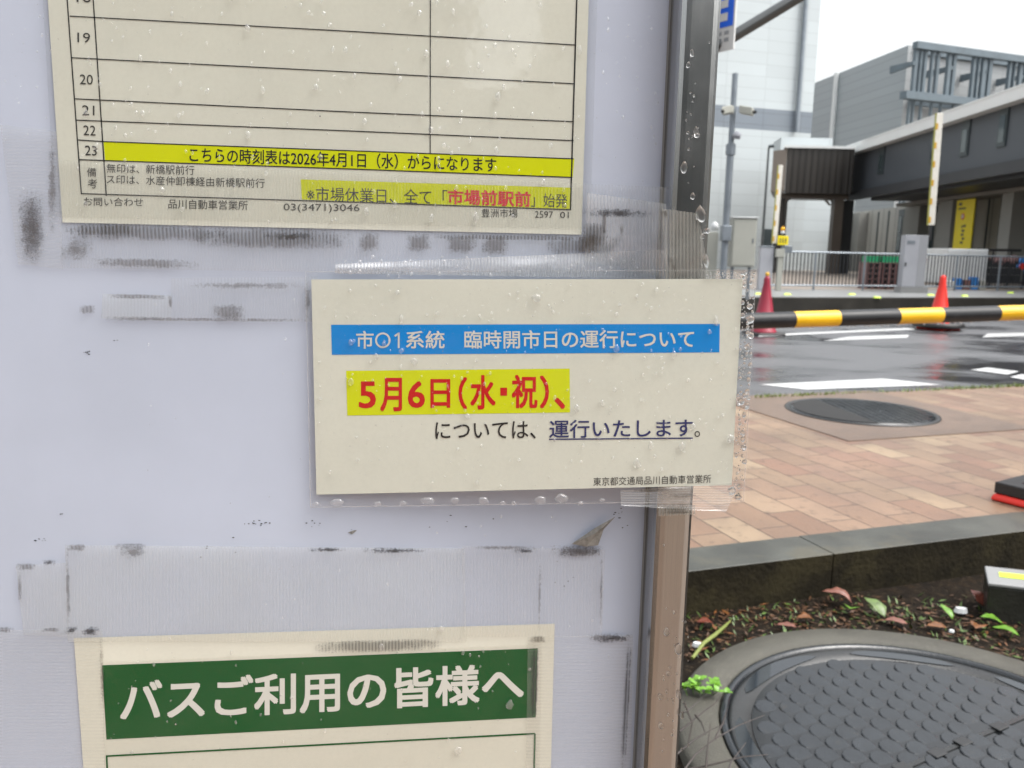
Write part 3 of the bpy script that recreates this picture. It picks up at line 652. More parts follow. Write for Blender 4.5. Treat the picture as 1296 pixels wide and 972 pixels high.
for k, px in enumerate((1100, 1119, 1136)):
    x = K(px, 350, YG).x
    for j in range(5 if k < 2 else 5):
        pallet(x, YG, z_isl + j * .137, .08 * k - .05, ('reddish pallet in the stack under the leftmost green crate', 'reddish pallet in the stack under the middle green crate', 'reddish pallet in the stack under the rightmost green crate')[k], M['pink'], .37)
    zt = z_isl + 5 * .137 + .003
    root = empty('green_crate', (x, YG, zt), ('leftmost green plastic crate on stacked reddish pallets behind the railing', 'middle green plastic crate on stacked reddish pallets behind the railing', 'rightmost green plastic crate on stacked reddish pallets behind the railing')[k], 'crate', 'green crates')
    w_, h_, d_ = .34, .16, .3
    for nm, a in (('bottom', (-w_ / 2, w_ / 2, -d_ / 2, d_ / 2, 0, .02)), ('side', (-w_ / 2, w_ / 2, -d_ / 2, -d_ / 2 + .02, .021, h_)), ('side', (-w_ / 2, w_ / 2, d_ / 2 - .02, d_ / 2, .021, h_)), ('side', (-w_ / 2, -w_ / 2 + .02, -d_ / 2 + .021, d_ / 2 - .021, .021, h_)), ('side', (w_ / 2 - .02, w_ / 2, -d_ / 2 + .021, d_ / 2 - .021, .021, h_))):
        b = MB(); b.abox(x + a[0], x + a[1], YG + a[2], YG + a[3], zt + a[4], zt + a[5]); b.build(nm, M['green'], root)
pk = [pallet(K(1150 + 0, 350, 22.6).x - .05 + .02 * j, 22.6, z_isl + j * .137, .3, 'faded reddish pallet leaning stack just left of the grey gate cabinet', M['pink'], .45) for j in range(6)]
# black goods pile with pink cover right of the container
x0, x1 = K(1252, 340).x, K(1300, 340).x
root = empty('goods_trolley', ((x0 + x1) / 2, YK, z_isl), 'dark trolley of black crates under a faded pink cover right of the white container', 'trolley')
b = MB(); b.abox(x0, x1, YK, YK + .9, z_isl + .15, z_isl + .2); b.build('deck', M['dark'], root)
for x in (x0 + .03, x1 - .1):
    for y in (YK + .05, YK + .8):
        b = MB(); b.tube([(x, y - .02, z_isl + .06), (x + .03, y - .02, z_isl + .06)], .06, 12); b.build('wheel', M['black'], root)
        b = MB(); b.abox(x + .035, x + .065, y - .04, y, z_isl + .02, K(1270, 318).z); b.build('upright', M['dark'], root)
rr = random.Random(5); k = 0
for j in range(3):
    for i in range(4):
        w_ = (x1 - x0 - .2) / 4
        b = MB(); b.abox(x0 + .1 + i * w_, x0 + .1 + i * w_ + w_ * .93, YK + .06, YK + .7, z_isl + .202 + j * .2, z_isl + .385 + j * .2); b.build('crate', M['black'] if (i + j) % 3 else M['dark'], root, bevel=.01)
b = MB(); zz = z_isl + .82
b.grid([[Vector((x0 + .1 + (x1 - x0 - .2) * i / 10, YK + .02 + .75 * q / 5, zz + .10 * (i / 10) + .05 * math.sin(i * 1.7 + q) + (.0 if 0 < q < 5 else -.12))) for i in range(11)] for q in range(6)]); o = b.build('cover', M['pink'], root)
o.modifiers.new('thickness', 'SOLIDIFY').thickness = .02
b = MB(); b.abox(x0, x1 + .2, YK + .7, YK + .78, K(1270, 318).z, K(1270, 314.5).z); b.build('rail', M['dark'], root)
# low clutter in front of the container
for k, px in enumerate((1203, 1212, 1222, 1232, 1242)):
    x = K(px, 355, 22.8).x; hh = (.22, .30, .26, .34, .25)[k]
    b = MB(); b.abox(x - .085, x + .085, 22.7, 22.95, z_isl, z_isl + hh); o = b.build('small_carton', (M['white'], M['skyblue'], M['pink'], M['skyblue'], M['beige'])[k], bevel=.01)
    tag(o, ('small white box at the left foot of the white container', 'short blue box in front of the white container', 'faded reddish box in the middle front of the white container', 'tallest blue box in front of the white container', 'beige box at the right foot of the white container')[k], 'box', 'small boxes in front of the container')
# blue A-frame stand
YA = isl(1291, 368).y
pa, pb, pt = isl(1281, 366), isl(1305, 366), ony(1293, 329, YA)
root = empty('blue_stand', ((pa.x + pb.x) / 2, YA, z_isl), 'blue plastic A shaped stand with a red spot at the right frame edge', 'barrier stand')
for p in (pa, pb):
    for y in (-.12, .12):
        b = MB(); b.tube([(p.x, YA + y, z_isl + .015), (pt.x, YA + y * .15, pt.z)], [.045, .035], 10); b.build('leg', M['skyblue'], root)
b = MB(); b.tube([(pt.x - .09, YA, pt.z - .16), (pt.x + .12, YA, pt.z - .16)], .05, 10); b.build('crossbar', M['skyblue'], root)
b = MB(); disc(b, Vector((pt.x + .01, YA, pt.z - .17)), Vector((1, 0, 0)), .085, .05, .085); b.build('red_spot', M['red'], root)
b = MB(); disc(b, Vector((pt.x + .01, YA, pt.z - .02)), Vector((1, 0, 0)), .075, -.03, .05); b.build('top_knob', M['skyblue'], root)

# ------------------------------------------------------------------ cones
def cone(c, H, m, label, rz, base_m=None, hook=False, base=.19):
    root = empty('traffic_cone', c, label, 'traffic cone', 'traffic cones', rz)
    Mx = parent_mat(root); k = H / .7
    b = MB(); q = base * k
    pts = [(-q, -q), (q, -q), (q, q), (-q, q)]
    b.box8([Mx @ Vector((x, y, 0)) for x, y in pts] + [Mx @ Vector((x * .96, y * .96, .03 * k)) for x, y in pts]); b.build('base', base_m or m, root, bevel=.012 * k)
    b = MB(); b.lathe(c, [(r_ * k, z * k) for r_, z in ((.152, .031), (.150, .045), (.138, .055), (.04, .60), (.036, .66), (.030, .685), (.018, .698), (0, .70))], 36); b.build('body', m, root)
    if hook:
        b = MB(); b.lathe(Vector(c) + Vector((0, 0, .70 * k)), [(.02 * k, 0), (.026 * k, .02 * k), (.02 * k, .04 * k), (0, .045 * k)], 14); b.build('tip', M['gateamber'], root)
    return root
def weight_ring(c, r_in, r_out, h, label, parts=1):
    root = empty('rubber_weight', c, label, 'cone weight', 'cone weights')
    b = MB(); b.lathe(c, [(r_in, 0), (r_out, 0), (r_out + .008, h * .3), (r_out, h * .85), (r_out - .02, h), (r_in, h), (r_in, 0)], 40); b.build('ring', M['black'], root)
    return root
cl = onz(966, 423, 0); Hc = (ony(971, 349, cl.y).z)
cone(cl, Hc, M['magenta'], 'dark crimson traffic cone with a yellowish tip on a black base', .3, M['black'], True)
cr = onz(1187, 417, 0); Hr = (ony(1188.5, 348, cr.y).z)
cone(cr, Hr, M['red'], 'bright red traffic cone standing behind the striped bar', .5)
weight_ring((cr.x, cr.y, .04), .165 * Hr / .7, .30 * Hr / .7, .075, 'black rubber weight round the foot of the bright red cone')
c3 = onz(1362, 640, ZP); c3.z = ZP - .002
cone(c3, .7, M['red'], 'red traffic cone on the brick pavement, only its square base corner in view', R(33), base=.235)
root = empty('rubber_weight', (c3.x, c3.y, c3.z + .031), 'black square rubber weight lying on the red cone base at the right edge', 'cone weight', 'cone weights', R(33))
Mx = parent_mat(root); b = MB()
ri, ro = .150, .222
for k in range(4):
    a = [Vector((-ro, -ro, 0)), Vector((ro, -ro, 0)), Vector((ri, -ri, 0)), Vector((-ri, -ri, 0))]
    rot = Matrix.Rotation(k * math.pi / 2, 4, 'Z'); a = [Mx @ (rot @ v) for v in a]; h = Vector((0, 0, .05)); b.box8([a[0], a[1], a[2], a[3], a[0] + h, a[1] + h, a[2] + h, a[3] + h])
b.build('slab', M['black'], root, bevel=.006)

# ------------------------------------------------------------------ striped barrier bar
YBAR = 4.5
a = ony(905, 407.5, YBAR - .35); c = ony(1296, 395.5, YBAR); d = (c - a).normalized(); a = a - d * .35; c = c + d * 1.1
rb = 9.6 / F * YBAR
root = empty('striped_barrier', (a.x, a.y, ZP), 'long round bar striped yellow and black across the pavement', 'barrier')
def bar_x(px): return (onwall(px, 400, flat(a), flat(c)) - a).dot(d)
cuts = [0, bar_x(1004), bar_x(1060), bar_x(1135), bar_x(1189.5), bar_x(1261), bar_x(1318), bar_x(1400), (c - a).length]
for k in range(len(cuts) - 1):
    yel = k % 2 == 1
    b = MB(); p0 = a + d * cuts[k]; p1 = a + d * cuts[k + 1]; b.tube([p0, p1], rb, 28, False); b.build('yellow_band' if yel else 'black_band', M['baryellow'] if yel else M['barblack'], root)
for p in (a + d * .1, c - d * .1):
    b = MB(); b.tube([Vector((p.x, p.y + rb + .03, ZP - .01)), Vector((p.x, p.y + rb + .03, p.z + .12))], .03, 14); b.build('post', M['steel'], root)
    b = MB(); b.lathe((p.x, p.y + rb + .03, ZP - .004), [(0, .012), (.085, .012), (.085, 0)], 24); b.build('foot_plate', M['steel'], root)

# ------------------------------------------------------------------ manhole covers
def fit_circle(pts, z):
    P = [onz(x, y, z) for x, y in pts]
    a, b_, c_ = P
    D = 2 * (a.x * (b_.y - c_.y) + b_.x * (c_.y - a.y) + c_.x * (a.y - b_.y))
    s2 = lambda p: p.x * p.x + p.y * p.y
    ux = (s2(a) * (b_.y - c_.y) + s2(b_) * (c_.y - a.y) + s2(c_) * (a.y - b_.y)) / D
    uy = (s2(a) * (c_.x - b_.x) + s2(b_) * (a.x - c_.x) + s2(c_) * (b_.x - a.x)) / D
    return Vector((ux, uy, z)), math.hypot(a.x - ux, a.y - uy)
ZM = -.015
cm_, rm_ = fit_circle([(914, 925), (1085, 816), (1290, 856)], ZM)
print('manhole', cm_, rm_)
root = empty('manhole_collar', (cm_.x, cm_.y, -.05), 'round concrete collar set in the planting bed around the large iron cover', 'manhole collar')
b = MB(); b.lathe((cm_.x, cm_.y, ZM), [(rm_ + .002, -.1), (rm_ + .002, -.004), (rm_ + .008, .004), (rm_ + .095, .004), (rm_ + .105, -.006), (rm_ + .108, -.1)], 96); b.build('ring', M['concrete'], root)
root = empty('manhole_cover', (cm_.x, cm_.y, ZM), 'large wet iron manhole cover with a fish scale pattern beside the post', 'manhole cover')
b = MB(); b.lathe((cm_.x, cm_.y, ZM), [(rm_, -.06), (rm_, .001), (rm_ - .004, .005), (rm_ - .016, .005), (rm_ - .02, -.006)], 96); b.build('frame', M['iron'], root)
b = MB(); b.lathe((cm_.x, cm_.y, ZM), [(rm_ - .0205, -.012), (rm_ - .021, -.002), (rm_ - .03, -.003), (rm_ - .072, -.006), (rm_ - .075, -.010), (0, -.010)], 96); pl = b.build('plate', M['iron2'], root)
M_WATER = NB('shallow_water'); _p = M_WATER.n('BsdfPrincipled', Roughness=.12); _p.inputs['Base Color'].default_value = (.009, .010, .011, 1); _p.inputs['Specular IOR Level'].default_value = .5; M_WATER = M_WATER.surf(_p.outputs[0])
# raised scales: a staggered grid of half-round bosses
b = MB(); sp = rm_ * .108; sr = sp * .545; rot = math.atan2(SV.y, SV.x) + .05
ca, sa = math.cos(rot), math.sin(rot); Rs = rm_ - .078; rs = random.Random(11)
ny = int(Rs / (sp * .56)) + 1
for j in range(-ny, ny + 1):
    for i in range(-10, 11):
        x = i * sp; y = (j + (.5 if i % 2 else 0)) * sp * .98
        if math.hypot(x, y) > Rs - sr * .4 or abs(y - .12 * x) < .012: continue
        c = Vector((cm_.x + x * ca - y * sa, cm_.y + x * sa + y * ca, ZM - .0098)); h = .0078 * rs.uniform(.9, 1.1)
        n_ = 12
        def ring(s_, z): return [c + Vector(((s_ * sr * math.cos(t) * ca - s_ * (sr * .95 * max(math.sin(t), -.72)) * sa), (s_ * sr * math.cos(t) * sa + s_ * (sr * .95 * max(math.sin(t), -.72)) * ca), z * (.62 + .42 * max(math.sin(t), -.72)))) for t in [2 * math.pi * k / n_ for k in range(n_ + 1)]]
        b.grid([ring(1, 0), ring(.94, h * .8), ring(.86, h)], None, False); b.face(ring(.86, h)[:n_])
b.build('scale_pattern', M['iron'], root)
b = MB(); b.lathe((cm_.x, cm_.y, ZM - .0098 + .0024), [(rm_ - .0752, 0), (0, 0)], 72); b.build('water_film', M_WATER, root)
# closing seam with key slots
b = MB(); dd = Vector((ca - .12 * sa, sa + .12 * ca, 0)).normalized(); nn2 = Vector((-dd.y, dd.x, 0))
b.box(Vector((cm_.x, cm_.y, ZM - .0098)) - dd * (Rs * .98) - nn2 * .006, dd * (Rs * 1.96), nn2 * .012, (0, 0, .005)); b.build('seam', M['iron2'], root)
for k in (-.35, -.24, -.05, .1, .32):
    b = MB(); cc = Vector((cm_.x, cm_.y, ZM - .004)) + dd * (Rs * k * 1.5); b.box(cc - dd * .02 - nn2 * .014, dd * .04, nn2 * .028, (0, 0, .004)); b.build('key_slot', M['dark'], root, bevel=.003)
# water film lying in the cover's sunken rim
def m_water():
    b = NB('standing_water'); p = b.n('BsdfPrincipled', Roughness=.02); p.inputs['Base Color'].default_value = (.018, .022, .026, 1); p.inputs['Specular IOR Level'].default_value = .6
    return b.surf(p.outputs[0])
M['water'] = m_water()
b = MB()
for a0, a1 in ((R(108), R(150)), (R(60), R(95)), (R(165), R(215)), (R(20), R(48))):
    n_ = 14; i0 = []; i1 = []
    for k in range(n_ + 1):
        t = a0 + (a1 - a0) * k / n_; e = math.sin(math.pi * k / n_) ** .5
        rmid = rm_ - .047; i0.append(Vector((cm_.x + math.cos(t) * (rmid - .022 * e), cm_.y + math.sin(t) * (rmid - .022 * e), ZM - .0025))); i1.append(Vector((cm_.x + math.cos(t) * (rmid + .022 * e), cm_.y + math.sin(t) * (rmid + .022 * e), ZM - .0025)))
    b.grid([i0, i1])
b.build('rim_water', M['water'], root)

c2, r2 = None, None
pc = onz(1089, 520.5, ZP); pl_, pr_ = onz(998.5, 520, ZP), onz(1179, 522, ZP); r2 = (pr_ - pl_).length / 2 * .99; c2 = Vector(((pl_.x + pr_.x) / 2, (pl_.y + pr_.y) / 2, ZP))
yn, yf = onz(1089, 534, ZP).y, onz(1089, 506.5, ZP).y
print('cover2', c2, r2, yn, yf)
b = MB(); fr = r2 + .22
b.box(ST(*tst(c2), ZP - .05) - SV * fr - TV * fr, SV * fr * 2, TV * fr * 2, (0, 0, .0505)); tag(b.build('cover_surround', mat('pinkish_surround', (.15, .105, .078), .4, vary=.15, vscale=6, bump=.3, bscale=200)), 'smooth square concrete surround flush in the brick pavement', 'surround')
root = empty('manhole_cover', (c2.x, c2.y, ZP), 'dark round manhole cover lying flat in the brick pavement', 'manhole cover')
b = MB(); b.lathe((c2.x, c2.y, ZP), [(r2, .0005), (r2, .006), (r2 - .012, .009), (r2 - .03, .006), (r2 - .032, .003)], 72); b.build('frame', M['iron2'], root)
b = MB(); b.lathe((c2.x, c2.y, ZP), [(r2 - .033, .002), (r2 - .034, .0065), (0, .0065)], 72); pl = b.build('plate', M['iron'], root)
b = MB(); rs = random.Random(2)
for i in range(-9, 10):
    for j in range(-9, 10):
        x, y = i * r2 / 10, j * r2 / 10
        if math.hypot(x, y) < r2 * .88: b.abox(c2.x + x - .018, c2.x + x + .018, c2.y + y - .018, c2.y + y + .018, ZP + .0066, ZP + .0095)
b.build('studs', M['iron'], root)
b = MB(); th = R(150); P = [Vector((c2.x + (r2 - .05) * math.cos(t), c2.y + (r2 - .05) * math.sin(t), ZP + .0105)) for t in [R(112) + R(150) * k / 30 for k in range(31)]]
b.face(P); b.build('dark_patch', mat('matt_black_patch', (.012, .012, .012), .75, vary=.3), root)  # flat matt black sector laid over part of the cover

# ------------------------------------------------------------------ low stone marker at the right edge
p = onz(1246, 786, -.05); zt = onwall(1248, 742, Vector((p.x, p.y, 0)), Vector((p.x + 1, p.y + .1, 0))).z
root = empty('boundary_marker', (p.x, p.y, -.05), 'short dark stone marker with a metal top and yellow strip', 'marker')
dx = Vector((.17, .0, 0)); e1 = (SV * .9 - TV * .62).normalized() * .16; e2_ = (SV * .75 + TV * .75).normalized() * .16
b = MB(); o_ = Vector((p.x, p.y, -.06)); b.box(o_, e1, e2_, (0, 0, zt + .06)); b.build('stone', mat('dark_wet_stone', (.022, .022, .018), .35, vary=.3, vscale=12, bump=.3, bscale=90), root, bevel=.006)
b = MB(); b.box(Vector((p.x, p.y, zt + .0005)) - e1 * .02 - e2_ * .02, e1 * 1.04, e2_ * 1.04, (0, 0, .012)); b.build('metal_top', M['island'], root, bevel=.004)
b = MB(); b.box(Vector((p.x, p.y, zt + .0127)) + e1 * .22 + e2_ * .40, e1 * .7, e2_ * .28, (0, 0, .002)); b.build('yellow_strip', M['studs'], root)

# ------------------------------------------------------------------ leaves, weeds, twigs, litter
def leaf_mesh(L, W, curl, fold, n=7):
    rows = []
    for i in range(n + 1):
        t = i / n; wd_ = W * (math.sin(math.pi * min(1, t ** .8)) ** .8) + .0004
        z = .55 * curl * math.sin(math.pi * t) + .2 * curl * t + .1 * curl * math.sin(9 * t + L * 300); wd_ *= 1 + .16 * math.sin(17 * t + W * 900)
        rows.append([Vector((x * wd_, t * L - L / 2, z + .6 * fold * abs(x) * wd_)) for x in (-1, -.5, 0, .5, 1)])
    return rows
def leaf(p, L, W, rz, tilt, m, name, label, cat, curl=.012, fold=.5, group=None):
    Mx = Matrix.Translation(p) @ Matrix.Rotation(rz, 4, 'Z') @ Matrix.Rotation(tilt, 4, 'X')
    b = MB(); b.grid([[Mx @ v for v in r_] for r_ in leaf_mesh(L, W, curl, fold)]); o = b.build(name, m); md = o.modifiers.new('thickness', 'SOLIDIFY'); md.thickness = .0006
    return tag(o, label, cat, group)
lr = mat('red_brown_leaf', (.13, .035, .02), .3, vary=.4, vscale=40); lo = mat('orange_brown_leaf', (.15, .06, .02), .35, vary=.4, vscale=40)
lg = mat('bright_green_leaf', (.10, .22, .02), .35, vary=.3, vscale=50); ld = mat('olive_leaf', (.10, .15, .045), .4, vary=.35, vscale=40); lk = mat('pinkish_dead_leaf', (.17, .07, .05), .4, vary=.25, vscale=40)
ZS = -.045
G_ = 'fallen leaves on the planting bed'
def LP(px, py, up=.006): p = onz(px, py, ZS); p.z += up; return p
leaf(LP(1058, 764, .02), .10, .026, R(65), R(8), lk, 'fallen_leaf', 'largest pinkish brown curled leaf below the kerb face', 'leaf', .022, .9, G_)
leaf(LP(1019, 788, .012), .055, .02, R(95), R(5), lo, 'fallen_leaf', 'orange brown leaf left of the pinkish curled one', 'leaf', .01, .6, G_)
leaf(LP(995, 796, .01), .06, .014, R(80), R(0), lk, 'fallen_leaf', 'flat brown leaf touching the concrete collar', 'leaf', .006, .4, G_)
leaf(LP(1076, 779, .02), .06, .022, R(150), R(20), lg, 'fallen_leaf', 'small bright green leaf right of the pinkish curled one', 'leaf', .012, .5, G_)
leaf(LP(1106, 776, .02), .095, .024, R(25), R(18), ld, 'fallen_leaf', 'long olive green leaf above the concrete collar', 'leaf', .014, .5, G_)
leaf(LP(1133, 791, .01), .07, .018, R(70), R(0), lk, 'fallen_leaf', 'grey brown leaf right of the olive green leaf', 'leaf', .008, .4, G_)
leaf(LP(1185, 797, .01), .06, .02, R(85), R(0), lo, 'fallen_leaf', 'orange leaf flat near the collar, left of the white scrap', 'leaf', .006, .4, G_)
leaf(LP(1236, 768, .03), .07, .024, R(20), R(30), lr, 'fallen_leaf', 'red brown leaf leaning beside the dark stone marker', 'leaf', .01, .5, G_)
leaf(LP(1254, 793, .02), .07, .022, R(75), R(12), lg, 'fallen_leaf', 'bright green leaf in front of the dark stone marker', 'leaf', .012, .5, G_)
leaf(LP(1272, 805, .015), .075, .018, R(60), R(5), lg, 'fallen_leaf', 'second bright green leaf further right below the marker', 'leaf', .012, .5, G_)
leaf(LP(1237, 798, .012), .06, .024, R(140), R(5), lo, 'fallen_leaf', 'rust orange leaf under the bright green leaf by the marker', 'leaf', .008, .5, G_)
leaf(LP(892, 794, .015), .055, .018, R(100), R(5), lr, 'fallen_leaf', 'red leaf next to the post at the bed edge', 'leaf', .008, .5, G_)
leaf(LP(1197, 780, .015), .06, .013, R(20), R(25), lg, 'fallen_leaf', 'narrow green leaf standing left of the white scrap', 'leaf', .01, .5, G_)
for px, py, s_, lb_ in ((1216, 777, .05, 'white paper scrap on the soil left of the dark marker'), (1204, 802, .022, 'small white pebble touching the concrete collar'), (882, 820, .035, 'whitish stone chip beside the post foot')):
    p = LP(px, py, .006); b = MB(); rs = random.Random(int(px))
    P = [p + Vector((math.cos(t) * s_ * rs.uniform(.35, .55), math.sin(t) * s_ * rs.uniform(.2, .4), 0)) for t in [k * math.pi / 4 for k in range(8)]]
    T = [p + (q - p) * .75 + Vector((0, 0, s_ * .3)) for q in P]
    b.face(T); 
    for k in range(8): b.face([P[k], P[(k + 1) % 8], T[(k + 1) % 8], T[k]])
    tag(b.build('litter_scrap' if s_ > .04 else 'pebble', M['white']), lb_, 'litter' if s_ > .04 else 'stone')
# moss, tiny weeds and leaf crumbs over the bed, grass along the road edge: nobody could count these
mo = mat('moss_green', (.055, .10, .015), .5, vary=.5, vscale=60); br_ = mat('leaf_crumbs', (.075, .036, .016), .5, vary=.6, vscale=70)
def crumbs(name, m, n, sz, seed, up):
    b = MB(); rs = random.Random(seed)
    for k in range(n):
        px, py = rs.uniform(868, 1320), rs.uniform(766, 835) if k % 4 else rs.uniform(752, 790)
        p = onz(px, py, ZS)
        if math.hypot(p.x - cm_.x, p.y - cm_.y) < rm_ + .112 or tst(p)[1] > -.01: continue
        p.z += rs.uniform(-.004, .006)
        a = rs.uniform(0, 6.28); l_ = sz * rs.uniform(.4, 1.3); w_ = l_ * rs.uniform(.25, .6); tl = rs.uniform(-.2, up)
        dx_ = Vector((math.cos(a), math.sin(a), tl)) * l_; dy_ = Vector((-math.sin(a), math.cos(a), rs.uniform(-.3, .3))) * w_
        b.face([p - dx_, p - dy_ * .7, p + dx_, p + dy_ * .7])
    return tag(b.build(name, m), kind='stuff')
tag(crumbs('moss', mo, 520, .012, 1, 1.4), 'green moss and tiny weeds over the wet soil', 'moss')
tag(crumbs('leaf_litter', br_, 900, .013, 2, .3), 'crumbled brown leaf litter over the wet soil', 'leaf litter')
tag(crumbs('leaf_litter', lo, 120, .014, 4, .3), 'scattered orange leaf fragments over the wet soil', 'leaf litter')
b = MB(); rs = random.Random(9)
for k in range(900):
    px = rs.uniform(930, 1330); dens = .35 + .65 * (math.sin(px * .021) > .1)
    if rs.random() > dens: continue
    p = onz(px, 497.5 - (px - 940) * .012, ZP - .01); p = ST(tst(p)[0], t_road + rs.uniform(-.035, .03), ZP - .006)
    a = rs.uniform(0, 6.28); h = rs.uniform(.012, .04); w_ = Vector((math.cos(a), math.sin(a), 0)) * .004
    b.face([p - w_, p + w_, p + Vector((rs.uniform(-.02, .02), rs.uniform(-.02, .02), h))])
tag(b.build('grass', mat('kerb_grass', (.16, .22, .04), .5, vary=.4, vscale=30)), 'thin grass growing along the road edge joint', 'grass', kind='stuff')
# long pale stem lying by the post
b = MB(); pts = [LP(x, y, .012 + .012 * math.sin(k)) for k, (x, y) in enumerate(((876, 838), (890, 823), (905, 812), (918, 797), (925, 786)))]
b.tube(pts, [.005, .006, .006, .005, .002], 8); tag(b.build('weed_stem', mat('pale_green_stem', (.16, .19, .045), .5)), 'pale green bent weed stem lying by the post', 'weed')
# bright little weed on the collar
pw = onz(888, 872, ZM + .005)
root = empty('small_weed', pw, 'bright green leafy weed growing by the post on the concrete collar', 'weed')
rs = random.Random(4); b = MB(); b2 = MB()
for k in range(26):
    px, py = rs.uniform(868, 914), rs.uniform(864, 878)
    base = onz(px, py + 4, ZM + .006); tip = base + Vector((rs.uniform(-.012, .012), rs.uniform(-.02, .01), rs.uniform(.006, .03)))
    b2.tube([base, tip], .0007, 5, False)
    for j in range(3):
        a = rs.uniform(0, 6.28); Mx = Matrix.Translation(tip) @ Matrix.Rotation(a, 4, 'Z') @ Matrix.Rotation(rs.uniform(-.3, .6), 4, 'X') @ Matrix.Translation((0, .009, 0))
        b.grid([[Mx @ v for v in r_] for r_ in leaf_mesh(.019, .0065, .003, .3, 4)])
b.build('leaves', mat('lime_weed_leaf', (.12, .28, .02), .4, vary=.25, vscale=60), root); b2.build('stems', lg, root)
# bare twigs leaning in at the bottom
root = empty('bare_twigs', onz(905, 1010, ZM), 'thin bare dark twigs over the concrete collar at the bottom edge', 'twigs')
tm = mat('dark_twig', (.025, .016, .013), .5, vary=.3, vscale=40)
def twig(P, r0):
    pts = [onz(x, y, ZM + .012 + h) for x, y, h in P]; b = MB(); n_ = len(pts); b.tube(pts, [r0 * (1 - .7 * k / (n_ - 1)) for k in range(n_)], 6); b.build('twig', tm, root)
for P in ([(858, 985, .02), (880, 955, .04), (905, 935, .05), (935, 918, .06), (968, 905, .07)], [(856, 955, .02), (880, 935, .04), (898, 925, .05), (918, 915, .05)], [(892, 990, .02), (895, 950, .05), (899, 915, .07)], [(860, 926, .03), (885, 905, .04), (905, 890, .05), (912, 880, .05)],
          [(858, 905, .03), (872, 898, .04), (890, 882, .05)], [(905, 935, .05), (915, 915, .07), (921, 895, .07)], [(862, 975, .02), (900, 968, .03), (940, 958, .05), (972, 955, .05)], [(916, 990, .02), (925, 965, .04), (944, 940, .06)], [(880, 905, .04), (888, 915, .04), (893, 930, .04)], [(866, 890, .05), (876, 915, .05), (870, 945, .04)]):
    twig(P, .0026)
# ------------------------------------------------------------------ bus stop panel in the foreground
YAW = R(6.8)
PU = Vector((math.cos(YAW), math.sin(YAW), 0)); PN = Vector((math.sin(YAW), -math.cos(YAW), 0))
PO = CAM + ray(IW / 2, IH / 2) * .57
def P(px, py, off=0.0): return on_plane(px, py, PO + PN * off, PN)
def pu(p): return (p - PO).dot(PU)
PXM = .57 / F                                # metres per photo pixel on the panel

def m_film(name, haze=.0, rib=0.0, period=.0022, axis=0, gloss=1.0, rough=.06, col=(.8, .8, .78, 1), wob=.15, blotch=0.0):
    """clear plastic: transparent, a fresnel reflection, and a little milky scatter in fine ribs"""
    b = NB(name); tc = b.n('TexCoord'); tr = b.n('BsdfTransparent'); tr.inputs[0].default_value = (.97, .97, .965, 1)
    di = b.n('BsdfDiffuse'); di.inputs[0].default_value = col; tl = b.n('BsdfTranslucent'); tl.inputs[0].default_value = col
    md = b.n('MixShader'); md.inputs[0].default_value = .35; b.l(di.outputs[0], md.inputs[1]); b.l(tl.outputs[0], md.inputs[2])
    gl = b.n('BsdfGlossy', Roughness=rough); gl.inputs[0].default_value = (1, 1, 1, 1)
    m1 = b.n('MixShader'); m2 = b.n('MixShader')
    no = b.n('TexNoise', Scale=35.0, Detail=5.0, Roughness=.6); b.l(tc.outputs['UV'], no.inputs['Vector'])
    fac = None
    if rib:
        sx = b.n('SeparateXYZ'); b.l(tc.outputs['UV'], sx.inputs[0])
        sn = b.math('SINE', b.math('MULTIPLY', sx.outputs[axis], 2 * math.pi / period))
        sn = b.math('MULTIPLY_ADD', sn, .5, .5)
        fac = b.math('MULTIPLY_ADD', b.math('MULTIPLY', sn, b.ramp(no.outputs[0], [(.3, .4), (.7, 1.0)])), rib, haze)
    else: fac = b.math('MULTIPLY', b.ramp(no.outputs[0], [(.25, .8), (.75, 1.2)]), haze)
    if blotch:
        n4 = b.n('TexNoise', Scale=14.0, Detail=4.0); b.l(tc.outputs['UV'], n4.inputs['Vector'])
        fac = b.math('MULTIPLY_ADD', b.ramp(n4.outputs[0], [(.4, 0.0), (.7, 1.0)]), blotch, fac)
    b.l(fac, m1.inputs[0]); b.l(tr.outputs[0], m1.inputs[1]); b.l(md.outputs[0], m1.inputs[2])
    fr = b.n('Fresnel'); gm = b.n('NewGeometry'); b.l(b.math('MULTIPLY_ADD', gm.outputs['Backfacing'], 1 / 1.45 - 1.45, 1.45), fr.inputs['IOR']); bp = b.n('Bump', Strength=wob, Distance=.002)
    n2 = b.n('TexNoise', Scale=55.0, Detail=2.0); b.l(tc.outputs['UV'], n2.inputs['Vector'])
    h = n2.outputs[0]
    if rib: h = b.math('MULTIPLY_ADD', sn, .25, h)
    b.l(h, bp.inputs['Height']); b.l(bp.outputs[0], gl.inputs['Normal'])
    b.l(b.math('MULTIPLY', fr.outputs[0], gloss), m2.inputs[0]); b.l(m1.outputs[0], m2.inputs[1]); b.l(gl.outputs[0], m2.inputs[2])
    return b.surf(m2.outputs[0])
def m_drop():
    b = NB('water_drop'); g = b.n('BsdfGlass', Roughness=0.0, IOR=1.333); g2 = b.n('BsdfGlass', Roughness=.30, IOR=1.36); g.inputs[0].default_value = g2.inputs[0].default_value = (1, 1, 1, 1)
    m = b.n('MixShader'); m.inputs[0].default_value = .42; b.l(g.outputs[0], m.inputs[1]); b.l(g2.outputs[0], m.inputs[2]); return b.surf(m.outputs[0])
